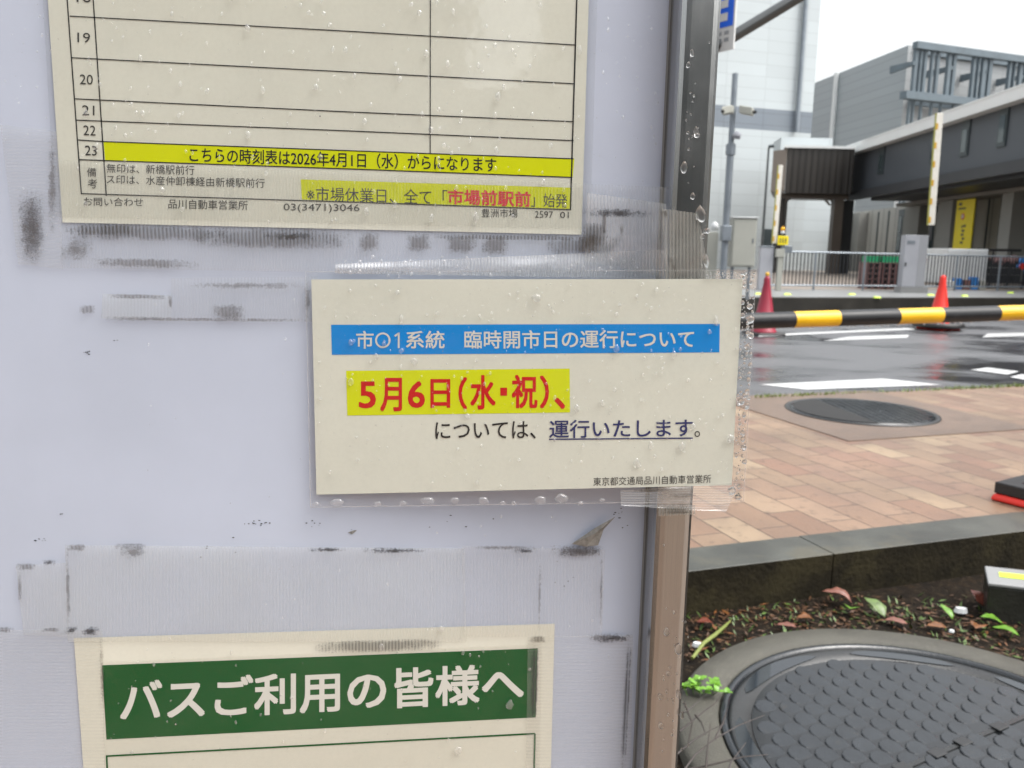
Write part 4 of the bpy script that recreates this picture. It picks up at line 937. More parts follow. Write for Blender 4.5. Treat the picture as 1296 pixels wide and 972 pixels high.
def m_dirt(name, col, soft=.25, dens=.75, scale=90.0, rib=0.0, period=.0013, thr=.60):
    """grime caught under tape: UV 0..1 over the patch fades its edges, metric noise breaks it up"""
    b = NB(name); tc = b.n('TexCoord'); tr = b.n('BsdfTransparent'); di = b.n('BsdfDiffuse'); di.inputs[0].default_value = col
    sx = b.n('SeparateXYZ'); b.l(tc.outputs['UV'], sx.inputs[0])
    def edge(o): 
        a = b.math('MINIMUM', o, b.math('SUBTRACT', 1.0, o)); return b.ramp(b.math('MULTIPLY', a, 1.0 / soft), [(0, 0.0), (1, 1.0)])
    e = b.math('MULTIPLY', edge(sx.outputs[0]), edge(sx.outputs[1]))
    no = b.n('TexNoise', Scale=scale, Detail=7.0, Roughness=.7); b.l(tc.outputs['Object'], no.inputs['Vector'])
    no2 = b.n('TexNoise', Scale=1100.0, Detail=3.0, Roughness=.7); b.l(tc.outputs['Object'], no2.inputs['Vector'])
    nn_ = b.math('MULTIPLY_ADD', no2.outputs[0], .5, b.math('MULTIPLY', no.outputs[0], .65))
    k = b.ramp(b.math('MULTIPLY_ADD', e, .30, nn_), [(thr, 0.0), (thr + .22, dens)])
    if rib:
        so = b.n('SeparateXYZ'); b.l(tc.outputs['Object'], so.inputs[0]); sn = b.math('MULTIPLY_ADD', b.math('SINE', b.math('MULTIPLY', so.outputs[0], 2 * math.pi / period)), .5 * rib, 1 - .5 * rib); k = b.math('MULTIPLY', k, sn)
    k = b.math('MULTIPLY', k, b.ramp(e, [(0, 0.0), (.15, 1.0)]))
    m = b.n('MixShader'); b.l(k, m.inputs[0]); b.l(tr.outputs[0], m.inputs[1]); b.l(di.outputs[0], m.inputs[2]); return b.surf(m.outputs[0])
def m_panel():
    b = NB('white_acrylic'); tc = b.n('TexCoord'); p = b.n('BsdfPrincipled', Roughness=.22)
    no = b.n('TexNoise', Scale=7.0, Detail=6.0, Roughness=.6); b.l(tc.outputs['Object'], no.inputs['Vector'])
    b.l(b.mixc(b.ramp(no.outputs[0], [(.35, 0.0), (.75, 1.0)]), (.59, .64, .74, 1), (.52, .565, .65, 1)), p.inputs['Base Color'])
    p.inputs['Specular IOR Level'].default_value = .5
    t = b.n('BsdfTranslucent'); t.inputs[0].default_value = (.76, .79, .88, 1)
    n2 = b.n('TexNoise', Scale=500.0, Detail=3.0); b.l(tc.outputs['Object'], n2.inputs['Vector']); bp = b.n('Bump', Strength=.03, Distance=.001); b.l(n2.outputs[0], bp.inputs['Height']); b.l(bp.outputs[0], p.inputs['Normal'])
    m = b.n('MixShader'); m.inputs[0].default_value = .30; b.l(p.outputs[0], m.inputs[1]); b.l(t.outputs[0], m.inputs[2]); return b.surf(m.outputs[0])
def m_brushed():
    b = NB('brushed_stainless'); tc = b.n('TexCoord'); p = b.n('BsdfPrincipled', Metallic=1.0)
    mp = b.n('Mapping'); mp.inputs['Scale'].default_value = (1800, 1800, 9); b.l(tc.outputs['Object'], mp.inputs[0])
    no = b.n('TexNoise', Scale=1.0, Detail=3.0); b.l(mp.outputs[0], no.inputs['Vector'])
    n2 = b.n('TexNoise', Scale=30.0, Detail=5.0); b.l(tc.outputs['Object'], n2.inputs['Vector'])
    b.l(b.mixc(no.outputs[0], (.34, .345, .34, 1), (.50, .50, .49, 1)), p.inputs['Base Color'])
    b.l(b.math('MULTIPLY_ADD', n2.outputs[0], .16, .16), p.inputs['Roughness'])
    bp = b.n('Bump', Strength=.10, Distance=.0004); b.l(no.outputs[0], bp.inputs['Height']); b.l(bp.outputs[0], p.inputs['Normal'])
    return b.surf(p.outputs[0])
def m_paper(name, col):
    b = NB(name); tc = b.n('TexCoord'); p = b.n('BsdfPrincipled', Roughness=.75); p.inputs['Specular IOR Level'].default_value = .2
    no = b.n('TexNoise', Scale=9.0, Detail=6.0, Roughness=.6); b.l(tc.outputs['Object'], no.inputs['Vector'])
    n2 = b.n('TexNoise', Scale=420.0, Detail=2.0); b.l(tc.outputs['Object'], n2.inputs['Vector'])
    c = b.mixc(b.ramp(no.outputs[0], [(.35, 0.0), (.7, 1.0)]), col, tuple(x * .93 for x in col[:3]) + (1,))
    c = b.mixc(b.ramp(n2.outputs[0], [(.3, .05), (.6, 0.0)]), c, (.3, .29, .25, 1)); b.l(c, p.inputs['Base Color'])
    return b.surf(p.outputs[0])
def m_ink(name, col, rough=.55):
    b = NB(name); p = b.n('BsdfPrincipled', Roughness=rough); p.inputs['Base Color'].default_value = col; p.inputs['Specular IOR Level'].default_value = .06
    return b.surf(p.outputs[0])
M['film'] = m_film('clear_sleeve', .010, gloss=1.9, wob=.07, blotch=.012)
M['film2'] = m_film('clear_laminate', .012, wob=.07, gloss=1.15, blotch=.012)
M['tape'] = m_film('ribbed_tape', .035, .13, .0023, 0, rough=.12, wob=.25)
M['tape_h'] = m_film('cross_ribbed_tape', .05, .13, .0023, 1, rough=.12, wob=.25)
M['tape_old'] = m_film('yellowed_tape', .09, .11, .0023, 0, rough=.15, wob=.3, col=(.80, .82, .78, 1), blotch=.12)
M['tape_white'] = m_film('wrinkled_tape', .13, .13, .0023, 0, rough=.08, wob=1.1, gloss=2.6, col=(.86, .86, .86, 1), blotch=.2)
M['tape_ridge'] = m_film('glossy_whitened_ridge', .22, .12, .0023, 0, rough=.08, wob=1.0, gloss=3.0, col=(.9, .9, .9, 1), blotch=.1)  # milky haze whitens the ridge in place of the sky's gloss
M['tape_crinkle'] = m_film('crinkled_tape', .07, .26, .0017, 1, rough=.1, wob=.5, gloss=1.6, col=(.85, .86, .86, 1))
M['tape_dull'] = m_film('dull_post_tape', .22, .45, .0024, 0, rough=.2, wob=.5, col=(.42, .42, .39, 1), blotch=.15)
M['drop'] = m_drop()
def m_drop_thin():
    b = NB('water_bead'); g = b.n('BsdfGlass', Roughness=0.02, IOR=1.333); tr = b.n('BsdfTransparent'); di = b.n('BsdfDiffuse'); di.inputs[0].default_value = (.93, .94, .95, 1)
    gl = b.n('BsdfGlossy', Roughness=.05); lw = b.n('LayerWeight', Blend=.5)
    m1 = b.n('MixShader'); m1.inputs[0].default_value = .09; b.l(tr.outputs[0], m1.inputs[1]); b.l(di.outputs[0], m1.inputs[2])  # white diffuse share brightens the beads, standing in for light they gather
    m2 = b.n('MixShader'); m2.inputs[0].default_value = .36; b.l(m1.outputs[0], m2.inputs[1]); b.l(g.outputs[0], m2.inputs[2])
    m3 = b.n('MixShader'); b.l(b.math('MULTIPLY_ADD', b.math('POWER', lw.outputs['Facing'], 3.0), .4, .05), m3.inputs[0]); b.l(m2.outputs[0], m3.inputs[1]); b.l(gl.outputs[0], m3.inputs[2]); return b.surf(m3.outputs[0])
M['bead'] = m_drop_thin()
M['dirt'] = m_dirt('brown_grime', (.095, .08, .066, 1), .32, .56, 300.0, .35, .0023, .62)
M['dirt_rib'] = m_dirt('ribbed_grime', (.085, .08, .076, 1), .35, .68, 110.0, .7, .0023, .56)
M['dirt_soft'] = m_dirt('soft_grime', (.09, .075, .06, 1), .5, .5, 200.0)
M['dirt_black'] = m_dirt('black_grime', (.035, .03, .027, 1), .5, .8, 300.0)
M['acrylic'] = m_panel(); M['stainless'] = m_brushed()
CREAM = (.69, .70, .615, 1)
M['paper'] = m_paper('cream_paper', CREAM); M['paper2'] = m_paper('warm_cream_paper', (.66, .645, .55, 1))
M['ink'] = m_ink('black_ink', (.018, .018, .020, 1)); M['ink_grey'] = m_ink('grey_ink', (.05, .05, .048, 1)); M['navy'] = m_ink('navy_ink', (.022, .030, .13, 1))
M['redink'] = m_ink('red_ink', (.56, .004, .004, 1)); M['crimson'] = m_ink('crimson_ink', (.66, .03, .045, 1)); M['hl'] = m_ink('yellow_highlight', (.64, .70, .0, 1))
M['bluepr'] = m_ink('blue_print', (.002, .24, .66, 1)); M['greenpr'] = m_ink('green_print', (.0, .085, .016, 1), .5); M['whitepr'] = m_ink('unprinted_white', (.66, .655, .60, 1))

# --- panel and its stainless frame
u_edge = pu(P(825.5, 480)); u_right = pu(P(889, 480, .026)); PT = .026
zlo_, zhi_ = .30, 1.80
root = empty('bus_stop_board', Vector((PO.x, PO.y, -.05)) + PU * -.1, 'white acrylic bus stop board in a square stainless steel frame', 'bus stop board')
u_left = u_edge - .535
def PB(u, off, z): q = PO + PU * u + PN * off; return Vector((q.x, q.y, z))
b = MB(); b.box8([PB(u_left - .004, 0, zlo_), PB(u_edge + .004, 0, zlo_), PB(u_edge + .004, -.006, zlo_), PB(u_left - .004, -.006, zlo_), PB(u_left - .004, 0, zhi_), PB(u_edge + .004, 0, zhi_), PB(u_edge + .004, -.006, zhi_), PB(u_left - .004, -.006, zhi_)])
b.build('panel', M['acrylic'], root)
pw_ = u_right - u_edge
for u0, nm in ((u_edge, 'post'), (u_left - pw_, 'post')):
    b = MB(); b.box8([PB(u0, PT, -.1), PB(u0 + pw_, PT, -.1), PB(u0 + pw_, -.022, -.1), PB(u0, -.022, -.1), PB(u0, PT, 1.95), PB(u0 + pw_, PT, 1.95), PB(u0 + pw_, -.022, 1.95), PB(u0, -.022, 1.95)])
    b.build(nm, M['stainless'], root, bevel=.0065)
for z0 in (zlo_ - .03, zhi_):
    b = MB(); b.box8([PB(u_left, .012, z0), PB(u_edge, .012, z0), PB(u_edge, -.02, z0), PB(u_left, -.02, z0), PB(u_left, .012, z0 + .03), PB(u_edge, .012, z0 + .03), PB(u_edge, -.02, z0 + .03), PB(u_left, -.02, z0 + .03)]); b.build('rail', M['stainless'], root, bevel=.003)
b = MB(); b.box8([PB(u_edge - .0008, .0002, zlo_), PB(u_edge - .0001, .0002, zlo_), PB(u_edge - .0001, .0022, zlo_), PB(u_edge - .0016, .0022, zlo_), PB(u_edge - .0008, .0002, zhi_), PB(u_edge - .0001, .0002, zhi_), PB(u_edge - .0001, .0022, zhi_), PB(u_edge - .0016, .0022, zhi_)])
b.build('seal', mat('grey_seal', (.22, .22, .22), .6), root)

# --- printing helpers; pf(px, py, lift) puts a photo-measured point on a sheet
def lerp(a, b_, t): return a + (b_ - a) * t
def qpt(q, u, v):      # q = TL TR BR BL in pixels
    return (lerp(lerp(q[0][0], q[1][0], u), lerp(q[3][0], q[2][0], u), v), lerp(lerp(q[0][1], q[1][1], u), lerp(q[3][1], q[2][1], u), v))
def qsheet(q, pf, lift, nu=1, nv=1, uv='m', bulge=None):
    b = MB(); Lx = math.hypot(q[1][0] - q[0][0], q[1][1] - q[0][1]) * PXM; Ly = math.hypot(q[3][0] - q[0][0], q[3][1] - q[0][1]) * PXM
    G = []; UV = []
    for j in range(nv + 1):
        rw = []; ru = []
        for i in range(nu + 1):
            x, y = qpt(q, i / nu, j / nv); rw.append(pf(x, y, lift + (bulge(x, y, i / nu, j / nv) if bulge else 0))); ru.append((x * PXM, -y * PXM) if uv == 'm' else (i / nu, j / nv))
        G.append(rw); UV.append(ru)
    G = [r_ for r_ in G[::-1]]; UV = UV[::-1]
    return b.grid(G, UV, nu * nv > 1)
_tc = {}
def glyphs(body, bold=0.0):
    if (body, bold) in _tc: return _tc[(body, bold)]
    cu = bpy.data.curves.new('t', 'FONT'); cu.body = body; cu.offset = bold; cu.fill_mode = 'FRONT'; cu.resolution_u = 3
    o = bpy.data.objects.new('t', cu); COL.objects.link(o); bpy.context.view_layer.update()
    me = bpy.data.meshes.new_from_object(o.evaluated_get(bpy.context.evaluated_depsgraph_get()))
    vs = [(v.co.x, v.co.y) for v in me.vertices]; fs = [list(p.vertices) for p in me.polygons]
    bpy.data.objects.remove(o); bpy.data.curves.remove(cu); bpy.data.meshes.remove(me)
    x0, x1 = min(v[0] for v in vs), max(v[0] for v in vs); y0, y1 = min(v[1] for v in vs), max(v[1] for v in vs)
    _tc[(body, bold)] = ([((x - x0) / (x1 - x0), 1 - (y - y0) / (y1 - y0)) for x, y in vs], fs); return _tc[(body, bold)]
def text(name, items, pf, lift, m, parent, bold=0.0):
    """items: (string, pixel quad TL TR BR BL) -> one mesh"""
    b = MB()
    for body, q in items:
        vs, fs = glyphs(body); px_ = bold
        for c, (ox, oy) in enumerate(((0, 0), (px_, px_), (-px_, px_), (px_, -px_), (-px_, -px_)) if bold else ((0, 0),)):
            W = []
            for u, v in vs:
                x, y = qpt(q, u, v); W.append(pf(x + ox, y + oy, lift + c * 6e-6))
            i = len(b.v); b.v += W
            for f in fs: b.f.append([i + k for k in f]); b.uv.append([(0, 0)] * len(f)); b.mi.append(0); b.sm.append(False)
    return b.build(name, m, parent)
def rect(x0, y0, x1, y1, sl=0.0):
    w_ = x1 - x0; return ((x0, y0), (x1, y0 + sl * w_), (x1, y1 + sl * w_), (x0, y1))
def lines(segs, pf, lift, wpx):
    b = MB()
    for s_ in segs:
        (x0, y0), (x1, y1) = s_[:2]; ww = s_[2] if len(s_) > 2 else wpx
        L_ = math.hypot(x1 - x0, y1 - y0); nx, ny = -(y1 - y0) / L_ * ww / 2, (x1 - x0) / L_ * ww / 2
        b.face([pf(x0 + nx, y0 + ny, lift), pf(x1 + nx, y1 + ny, lift), pf(x1 - nx, y1 - ny, lift), pf(x0 - nx, y0 - ny, lift)])
    return b

# --- timetable sheet (upper left)
pt_ = lambda x, y, l: P(x, y, l)
root = empty('timetable_sheet', P(408, 289, .001), 'large cream timetable sheet with ruled hour rows and yellow bands, top left of the board', 'timetable')
pq = ((44, -250), (753, -250), (736, 297), (79, 281.5))
pap = qsheet(pq, pt_, .0010).build('paper', M['paper'], root)
qsheet(((131, 179), (727, 201), (725, 224), (133, 202.5)), pt_, .00115).build('yellow_band', M['hl'], pap)
qsheet(((380.5, 227), (722.5, 237.5), (721.5, 264.5), (382, 252.5)), pt_, .00115).build('yellow_band', M['hl'], pap)
Hs = [((88, 20.3), (450, 40), (729, 57)), ((91, 73), (450, 91.5), (727.5, 106)), ((95, 125), (450, 142), (726.5, 154)), ((97, 152), (450, 166), (726, 178)), ((98, 177), (131, 179.2), (450, 191), (726, 201)), ((100, 202), (450, 214), (724.5, 224.5)), ((102.5, 245), (450, 256), (722, 265.5)), ((84, -52), (740, -12)), ((82, -110), (742, -70)), ((79, -165), (745, -125))]
sg = [(h[k], h[k + 1]) for h in Hs for k in range(len(h) - 1)]
sg += [((76, -245), (85, 0), 1.5), ((85, 0), (103, 246), 1.5), ((108, -245), (118, 0), 1.5), ((118, 0), (134.5, 248), 1.5), ((545, -245), (544.5, 194), 1.1), ((739, -245), (730, 0), 1.8), ((730, 0), (722, 266), 1.8)]
lines(sg, pt_, .0013, 1.3).build('grid_lines', M['ink'], pap)
text('hour_numerals', [('18', rect(97, -13, 115, 2.5, .04)), ('19', rect(98, 41, 114, 53.5, .04)), ('20', rect(101, 94, 117.5, 106.5, .04)), ('21', rect(104, 133, 119.5, 145.5, .04)), ('22', rect(105.5, 158.5, 121, 171, .04)), ('23', rect(107.5, 184, 122.5, 196.5, .04)),
      ('備', rect(110, 212, 121.7, 223.5, .04)), ('考', rect(111, 226, 123, 238, .04))], pt_, .0013, M['ink_grey'], pap)
text('band_text', [('こちらの時刻表は2026年4月1日（水）からになります', ((240, 186), (628, 199.5), (628, 218), (240, 205)))], pt_, .0013, M['ink'], pap, .15)
text('closed_day_text', [('※市場休業日、全て「', ((388, 236), (566, 240.5), (566, 259.5), (388, 254.5))), ('」始発', ((672, 244), (718, 245.5), (718, 263), (672, 261.5)))], pt_, .0013, M['ink_grey'], pap)
text('red_station_text', [('市場前駅前', ((567, 239.5), (671, 243), (671, 261.5), (567, 258)))], pt_, .0013, M['crimson'], pap, .5)
text('remark_text', [('無印は、新橋駅前行', ((135, 207), (246, 209.5), (246, 221.5), (135, 218.5))), ('ス印は、水産仲卸棟経由新橋駅前行', ((135, 221), (335, 226), (335, 238), (135, 232.5)))], pt_, .0013, M['ink_grey'], pap)
text('contact_text', [('お問い合わせ', rect(106, 249.5, 181, 260.5, .012)), ('品川自動車営業所', rect(213, 252, 313.5, 264, .02)), ('03(3471)3046', rect(359, 257.5, 455, 269, .012)), ('豊洲市場', rect(609.5, 264, 655, 275, .012)), ('2597', rect(677, 267, 700, 275.5, .02)), ('01', rect(709, 268, 720, 276, .02))], pt_, .0013, M['ink_grey'], pap)
qsheet(((40, -250), (764, -250), (747, 290), (70, 275)), pt_, .0019, 14, 10, bulge=lambda x, y, u, v: .0004 * math.sin(x * .02) * math.sin(y * .015 + 1)).build('clear_sleeve', M['film'], root)

# --- service notice, held between the board and the proud post
NA = P(394, 490, .004); NB_ = P(855, 490, .0295); nu_ = (NB_ - NA); nu_.z = 0; nu_.normalize(); NNn = Vector((nu_.y, -nu_.x, 0))
if NNn.dot(CAM - NA) < 0: NNn = -NNn
pn = lambda x, y, l: on_plane(x, y, NA + NNn * l, NNn)
root = empty('service_notice', pn(665, 630, 0), 'small cream notice in a clear sleeve with a blue heading, taped over the post', 'notice')
pap = qsheet(((394, 353.7), (940, 353), (926, 614), (400.5, 626)), pn, .0).build('paper', M['paper'], root)
hb = qsheet(((419, 411), (911, 410), (910.5, 446), (420, 449)), pn, .00015).build('blue_band', M['bluepr'], pap)
text('heading_text', [('市', rect(451, 419, 472.5, 441)), ('系統', rect(514, 419, 562.5, 441)), ('臨時開市日の運行について', ((588, 418.5), (878, 417.5), (878.5, 440), (588, 441)))], pn, .0003, M['whitepr'], pap, .3)
cir = [(484.5 + 8.6 * math.cos(k * math.pi / 16), 430.7 + 8.8 * math.sin(k * math.pi / 16)) for k in range(33)]
lines([(cir[k], cir[k + 1]) for k in range(32)] + [((504.6, 421), (504.6, 440.6)), ((505, 421.6), (499.6, 425.4))], pn, .0003, 2.3).build('route_number', M['whitepr'], hb)
qsheet(((438, 469.3), (721, 466.5), (721.5, 522), (439.5, 526)), pn, .00015).build('yellow_band', M['hl'], pap)
text('date_text', [('5', rect(455, 483.5, 475, 516)), ('月', rect(482, 479, 508, 520)), ('6', rect(517, 483, 537, 515.5)), ('日', rect(545.5, 480.5, 569, 515.5)), ('（', rect(581, 478, 590.5, 517.5)), ('水', rect(596, 475.5, 626.5, 517.5)), ('祝', rect(648.5, 475, 679.5, 516)), ('）', rect(684, 476, 694, 516)), ('、', rect(702.5, 504, 714.5, 517)), ('■', rect(634, 491.5, 641, 500))], pn, .0003, M['redink'], pap, .8)
text('body_text', [('については、', ((551, 534.5), (678, 533), (678, 555), (551, 556)))], pn, .0003, M['ink'], pap, .15)
text('operating_text', [('運行いたします', ((695.5, 532), (877, 530), (877, 552.5), (695.5, 554.5)))], pn, .0003, M['navy'], pap, .25)
text('full_stop', [('。', rect(879, 545.5, 886, 553))], pn, .0003, M['ink'], pap)
lines([((695, 556), (877, 554.5))], pn, .0003, 1.6).build('underline', M['navy'], pap)
text('office_text', [('東京都交通局品川自動車営業所', ((751, 604.3), (900, 600.5), (900, 611.3), (751, 615)))], pn, .0003, M['ink_grey'], pap)
qsheet(((387, 344), (957, 342), (941, 634), (393, 642)), pn, .0006, 16, 10, bulge=lambda x, y, u, v: .0005 * (math.sin(x * .017 + 1) * math.sin(y * .02)) ** 2).build('clear_sleeve', M['film2'], root)
lines([((387, 344), (957, 342)), ((957, 342), (941, 634)), ((941, 634), (393, 642)), ((393, 642), (387, 344))], pn, .0009, 1.2).build('sleeve_edge', M['tape_white'], root)

# --- passenger poster (lower left)
pp = lambda x, y, l: P(x, y, l)
root = empty('passenger_poster', P(400, 1150, .001), 'cream poster with a dark green heading band at the bottom of the board', 'poster')
pap = qsheet(((93.5, 807.5), (702, 789.5), (690, 1250), (126, 1250)), pp, .0010).build('paper', M['paper2'], root)
gb = qsheet(((129, 842), (680.5, 820.5), (678, 908), (134.7, 936)), pp, .00115).build('green_band', M['greenpr'], pap)
text('heading_text', [('バスご利用の皆様へ', ((153, 862), (662, 839.5), (662, 887.5), (153, 914)))], pp, .0013, M['whitepr'], gb, 1.1)
lines([((134, 957), (677, 928.5)), ((135, 957), (147, 1240)), ((677, 928.5), (670, 1240))], pp, .0013, 2.2).build('frame_line', M['greenpr'], pap)
qsheet(((128, 838), (686, 815), (678, 1250), (140, 1250)), pp, .0017, 10, 6).build('clear_sleeve', M['film2'], root)

# --- tapes
def sm(t): t = max(0, min(1, t)); return t * t * (3 - 2 * t)
G_T = 'clear tape strips on the board'
def tape(q, m, label, lift=.0022, nu=8, nv=4, bulge=None, name='tape_strip', group=G_T, dirt=(), pf=P):
    cx = sum(p[0] for p in q) / 4; cy = sum(p[1] for p in q) / 4
    root = empty(name, pf(cx, cy, lift), label, 'tape', group)
    qsheet(q, pf, lift, nu, nv, 'm', bulge).build('film', m, root)
    for dq, dm in dirt: qsheet(dq, pf, lift + .00025, 6 if bulge else 1, 2 if bulge else 1, 'n', bulge).build('grime', dm, root)
    return root
D, DR, DS, DB = M['dirt'], M['dirt_rib'], M['dirt_soft'], M['dirt_black']
rise = lambda x, y, u, v: .0255 * sm((x - 800) / 52.0)
tape(((72, 203), (843, 237), (838, 351), (79, 339)), M['tape'], 'long ribbed tape along the lower edge of the timetable sheet', .0024, 40, 6, lambda x, y, u, v: rise(x, y, u, v) + .0006 * math.sin(x * .045) * math.sin(v * 3.14),
     dirt=[(rect(80, 281, 300, 303, .02), DR), (rect(240, 285, 450, 313, .02), DR), (rect(80, 283, 180, 297, .02), DR), (rect(330, 294, 405, 304, .01), DB), (rect(452, 291, 482, 320), D), (rect(512, 294, 548, 320), D), (rect(562, 296, 605, 322), D), (rect(608, 297, 646, 324), D), (rect(540, 296, 760, 303, .01), DR), (rect(110, 324, 255, 337, .03), D), (rect(690, 300, 790, 325, -.05), DR), (rect(72, 298, 120, 330), DS)])
tape(((0, 158), (72, 166), (80, 341), (23, 334)), M['tape_h'], 'short ribbed tape left of the timetable ending in a brown dirty block', .0021, 4, 6, dirt=[(((21, 236), (57, 236), (57, 337), (24, 335)), D), (((19, 236), (58, 240), (57, 338), (24, 336)), DS), (rect(60, 165, 72, 300), DS)])
tape(((743, 244), (843, 258), (846, 352), (740, 330)), M['tape_white'], 'wrinkled whitish tape end beside the post under the timetable corner', .0030, 16, 8, lambda x, y, u, v: rise(x, y, u, v) + .003 * math.sin(v * 3.1) * u * (1 - .4 * u),
     dirt=[(((735, 262), (830, 264), (830, 277), (735, 275)), DB), (((762, 264), (768, 264), (768, 300), (760, 300)), D), (((735, 280), (772, 282), (770, 312), (735, 312)), DR), (((784, 283), (790, 283), (790, 300), (784, 300)), D), (((730, 292), (762, 290), (760, 325), (728, 322)), D)])
tape(((425, 334), (842, 316), (845, 353), (424, 346)), M['tape_ridge'], 'shiny folded tape ridge just above the small notice', .0028, 40, 10, lambda x, y, u, v: rise(x, y, u, v) + .0012 * math.sin(v * math.pi) ** 2 * (.6 + .4 * math.sin(x * .03)))
tape(((130, 372), (217, 374), (216, 405.5), (128, 403)), M['tape_old'], 'short torn tape end left of the small notice, the lower step', .0026, 4, 3, dirt=[(rect(133, 371, 216, 378, .02), D), (rect(128, 400, 216, 406, .008), D)])
tape(((217, 352), (402, 350), (396, 407), (216.5, 405.5)), M['tape'], 'tape piece touching the left edge of the small notice', .0026, 6, 3, dirt=[(((262, 372 + 12), (312, 384), (314, 407), (268, 405)), D), (rect(100, 385, 122, 398), D), (((212, 372), (219, 372), (219, 393), (213, 390)), D), (rect(232, 357, 396, 366, .0), DS), (rect(128, 401, 400, 406, .008), D), (((384, 355), (394, 352), (392, 405), (385, 405)), DS)])
tape(((82, 690), (588, 694), (590, 812), (86, 812)), M['tape_old'], 'long wide tape strip over the top edge of the poster', .0023, 14, 3, dirt=[(((386, 692), (442, 693), (440, 698), (388, 699)), DB), (((452, 692), (545, 693), (540, 700), (458, 701)), DB), (rect(143, 687, 190, 696), D), (rect(150, 690, 186, 708), DS), (((82, 690), (88, 690), (90, 800), (84, 800)), DS), (rect(82, 688, 110, 698), D), (rect(395, 812, 560, 828, -.03), DR)])
tape(((585, 691), (766, 696), (762, 806), (587, 806)), M['tape'], 'tape overlap right of the long strip with a dark torn top edge', .0027, 8, 3, dirt=[(((648, 693), (680, 694), (678, 700), (650, 701)), DB), (((688, 689), (768, 692), (764, 704), (700, 706)), DB), (((690, 689), (767, 690), (764, 703), (708, 707)), D), (((759, 698), (764, 698), (762, 806), (758, 806)), DS), (((682, 698), (686, 698), (684, 806), (680, 806)), DS), (rect(586, 690, 690, 696), DS)])
tape(((20, 716), (84, 712), (86, 806), (30, 804)), M['tape_old'], 'small tape piece at the left end of the long strip', .0022, 3, 3, dirt=[(rect(18, 712, 46, 722), D), (rect(52, 708, 72, 716), DB), (rect(22, 716, 28, 770), DS)])
tape(((-90, 797), (130, 798), (138, 1240), (-60, 1240)), M['tape_h'], 'cross ribbed tape down the left side of the poster', .0022, 6, 8, dirt=[(rect(-20, 793, 20, 801), D), (rect(102, 792, 127, 805), DB), (rect(80, 792, 100, 803), DB), (rect(50, 794, 78, 800), D), (((124, 800), (130, 800), (134, 900), (128, 900)), DS)])
tape(((668, 806), (801, 803), (795, 1240), (662, 1240)), M['tape_h'], 'cross ribbed tape down the right side of the poster', .0022, 6, 8, dirt=[(((740, 801), (802, 801), (798, 813), (750, 815)), DB), (((738, 803), (802, 803), (798, 811), (745, 812)), D), (((793, 806), (801, 806), (792, 975), (784, 975)), DR), (rect(670, 804, 692, 814), D), (((672, 815), (683, 815), (680, 910), (671, 910)), DR)])
pfp = lambda x, y, l: P(x, y, PT + l)
tape(((838, 264), (884, 270), (899, 357), (842, 357)), M['tape_dull'], 'grey torn tape wrapped over the post above the small notice', .0010, 12, 8, lambda x, y, u, v: .0006 * math.sin(v * 9 + u * 4), dirt=[(((834, 266), (846, 266), (846, 277), (836, 277)), D), (((842, 325), (856, 325), (858, 350), (842, 348)), DS)], pf=pfp)
tape(((785, 621), (936, 611), (919, 648), (786, 640)), M['tape_crinkle'], 'crinkled clear tape under the lower right corner of the notice', .0016, 20, 8, lambda x, y, u, v: .0008 * math.sin(v * 26 + math.sin(u * 9)) + .0008, pf=pn, dirt=[(rect(800, 618, 850, 624, -.03), D), (rect(838, 624, 884, 631, -.03), DS)])
tape(((833, 640), (880, 639), (880, 651), (833, 653)), M['tape_dull'], 'short grey tape band across the post under the notice', .0012, 8, 4, lambda x, y, u, v: .0004 * math.sin(v * 16), pf=pfp, dirt=[(rect(836, 642, 880, 646), D), (rect(836, 647, 880, 650), D)])
# torn flap sticking up from the tape overlap
fl = mat('grimy_tape_scrap', (.23, .225, .21), .5, vary=.4, vscale=300)
b = MB(); b.face([P(724, 688, .003), P(741, 692, .003), P(752, 676, .006)]); b.face([P(724, 688, .003), P(752, 676, .006), P(752, 669, .005)]); b.face([P(741, 692, .003), P(757, 690, .003), P(764, 670, .005), P(752, 676, .006)]); b.face([P(752, 676, .006), P(764, 670, .005), P(779, 654, .007), P(752, 669, .005)])
o = b.build('tape_scrap', fl); o.modifiers.new('thickness', 'SOLIDIFY').thickness = .0003; tag(o, 'torn grey tape flap sticking up near the post below the notice', 'tape')
# grime specks on the bare board
b = MB(); rs = random.Random(21)
for cx, cy, n_, sx_, sy_ in ((320, 662, 14, 26, 4), (400, 664, 6, 20, 5), (52, 684, 8, 12, 3), (445, 672, 3, 6, 3), (77, 650, 2, 3, 2), (110, 446, 8, 5, 3), (146, 432, 2, 2, 2), (785, 655, 10, 10, 14), (818, 690, 5, 3, 20), (700, 730, 5, 60, 30), (405, 147, 1, 1, 1), (600, 660, 5, 80, 10), (280, 700, 6, 60, 20)):
    for k in range(n_):
        x, y = rs.gauss(cx, sx_ * .5), rs.gauss(cy, sy_ * .5); r_ = rs.uniform(.5, 1.3)
        b.face([P(x + r_ * math.cos(t) * rs.uniform(.6, 1.6), y + r_ * .6 * math.sin(t), .0004) for t in (0, 1.05, 2.1, 3.14, 4.2, 5.2)][::-1])
tag(b.build('grime_specks', M['ink_grey']), 'dark grime specks scattered on the bare white board', 'dirt', kind='stuff')
b = MB(); b.face([P(440, 674, .0004), P(448, 671, .0004), P(452, 671, .0004), P(446, 676, .0004)][::-1]); b.face([P(405 + 1.2 * math.cos(t), 147 + 1.2 * math.sin(t), .0021) for t in (5, 4, 3, 2, 1, 0)]); tag(b.build('dirt_fleck', fl), 'small grey flecks on the board and timetable', 'dirt', kind='stuff')

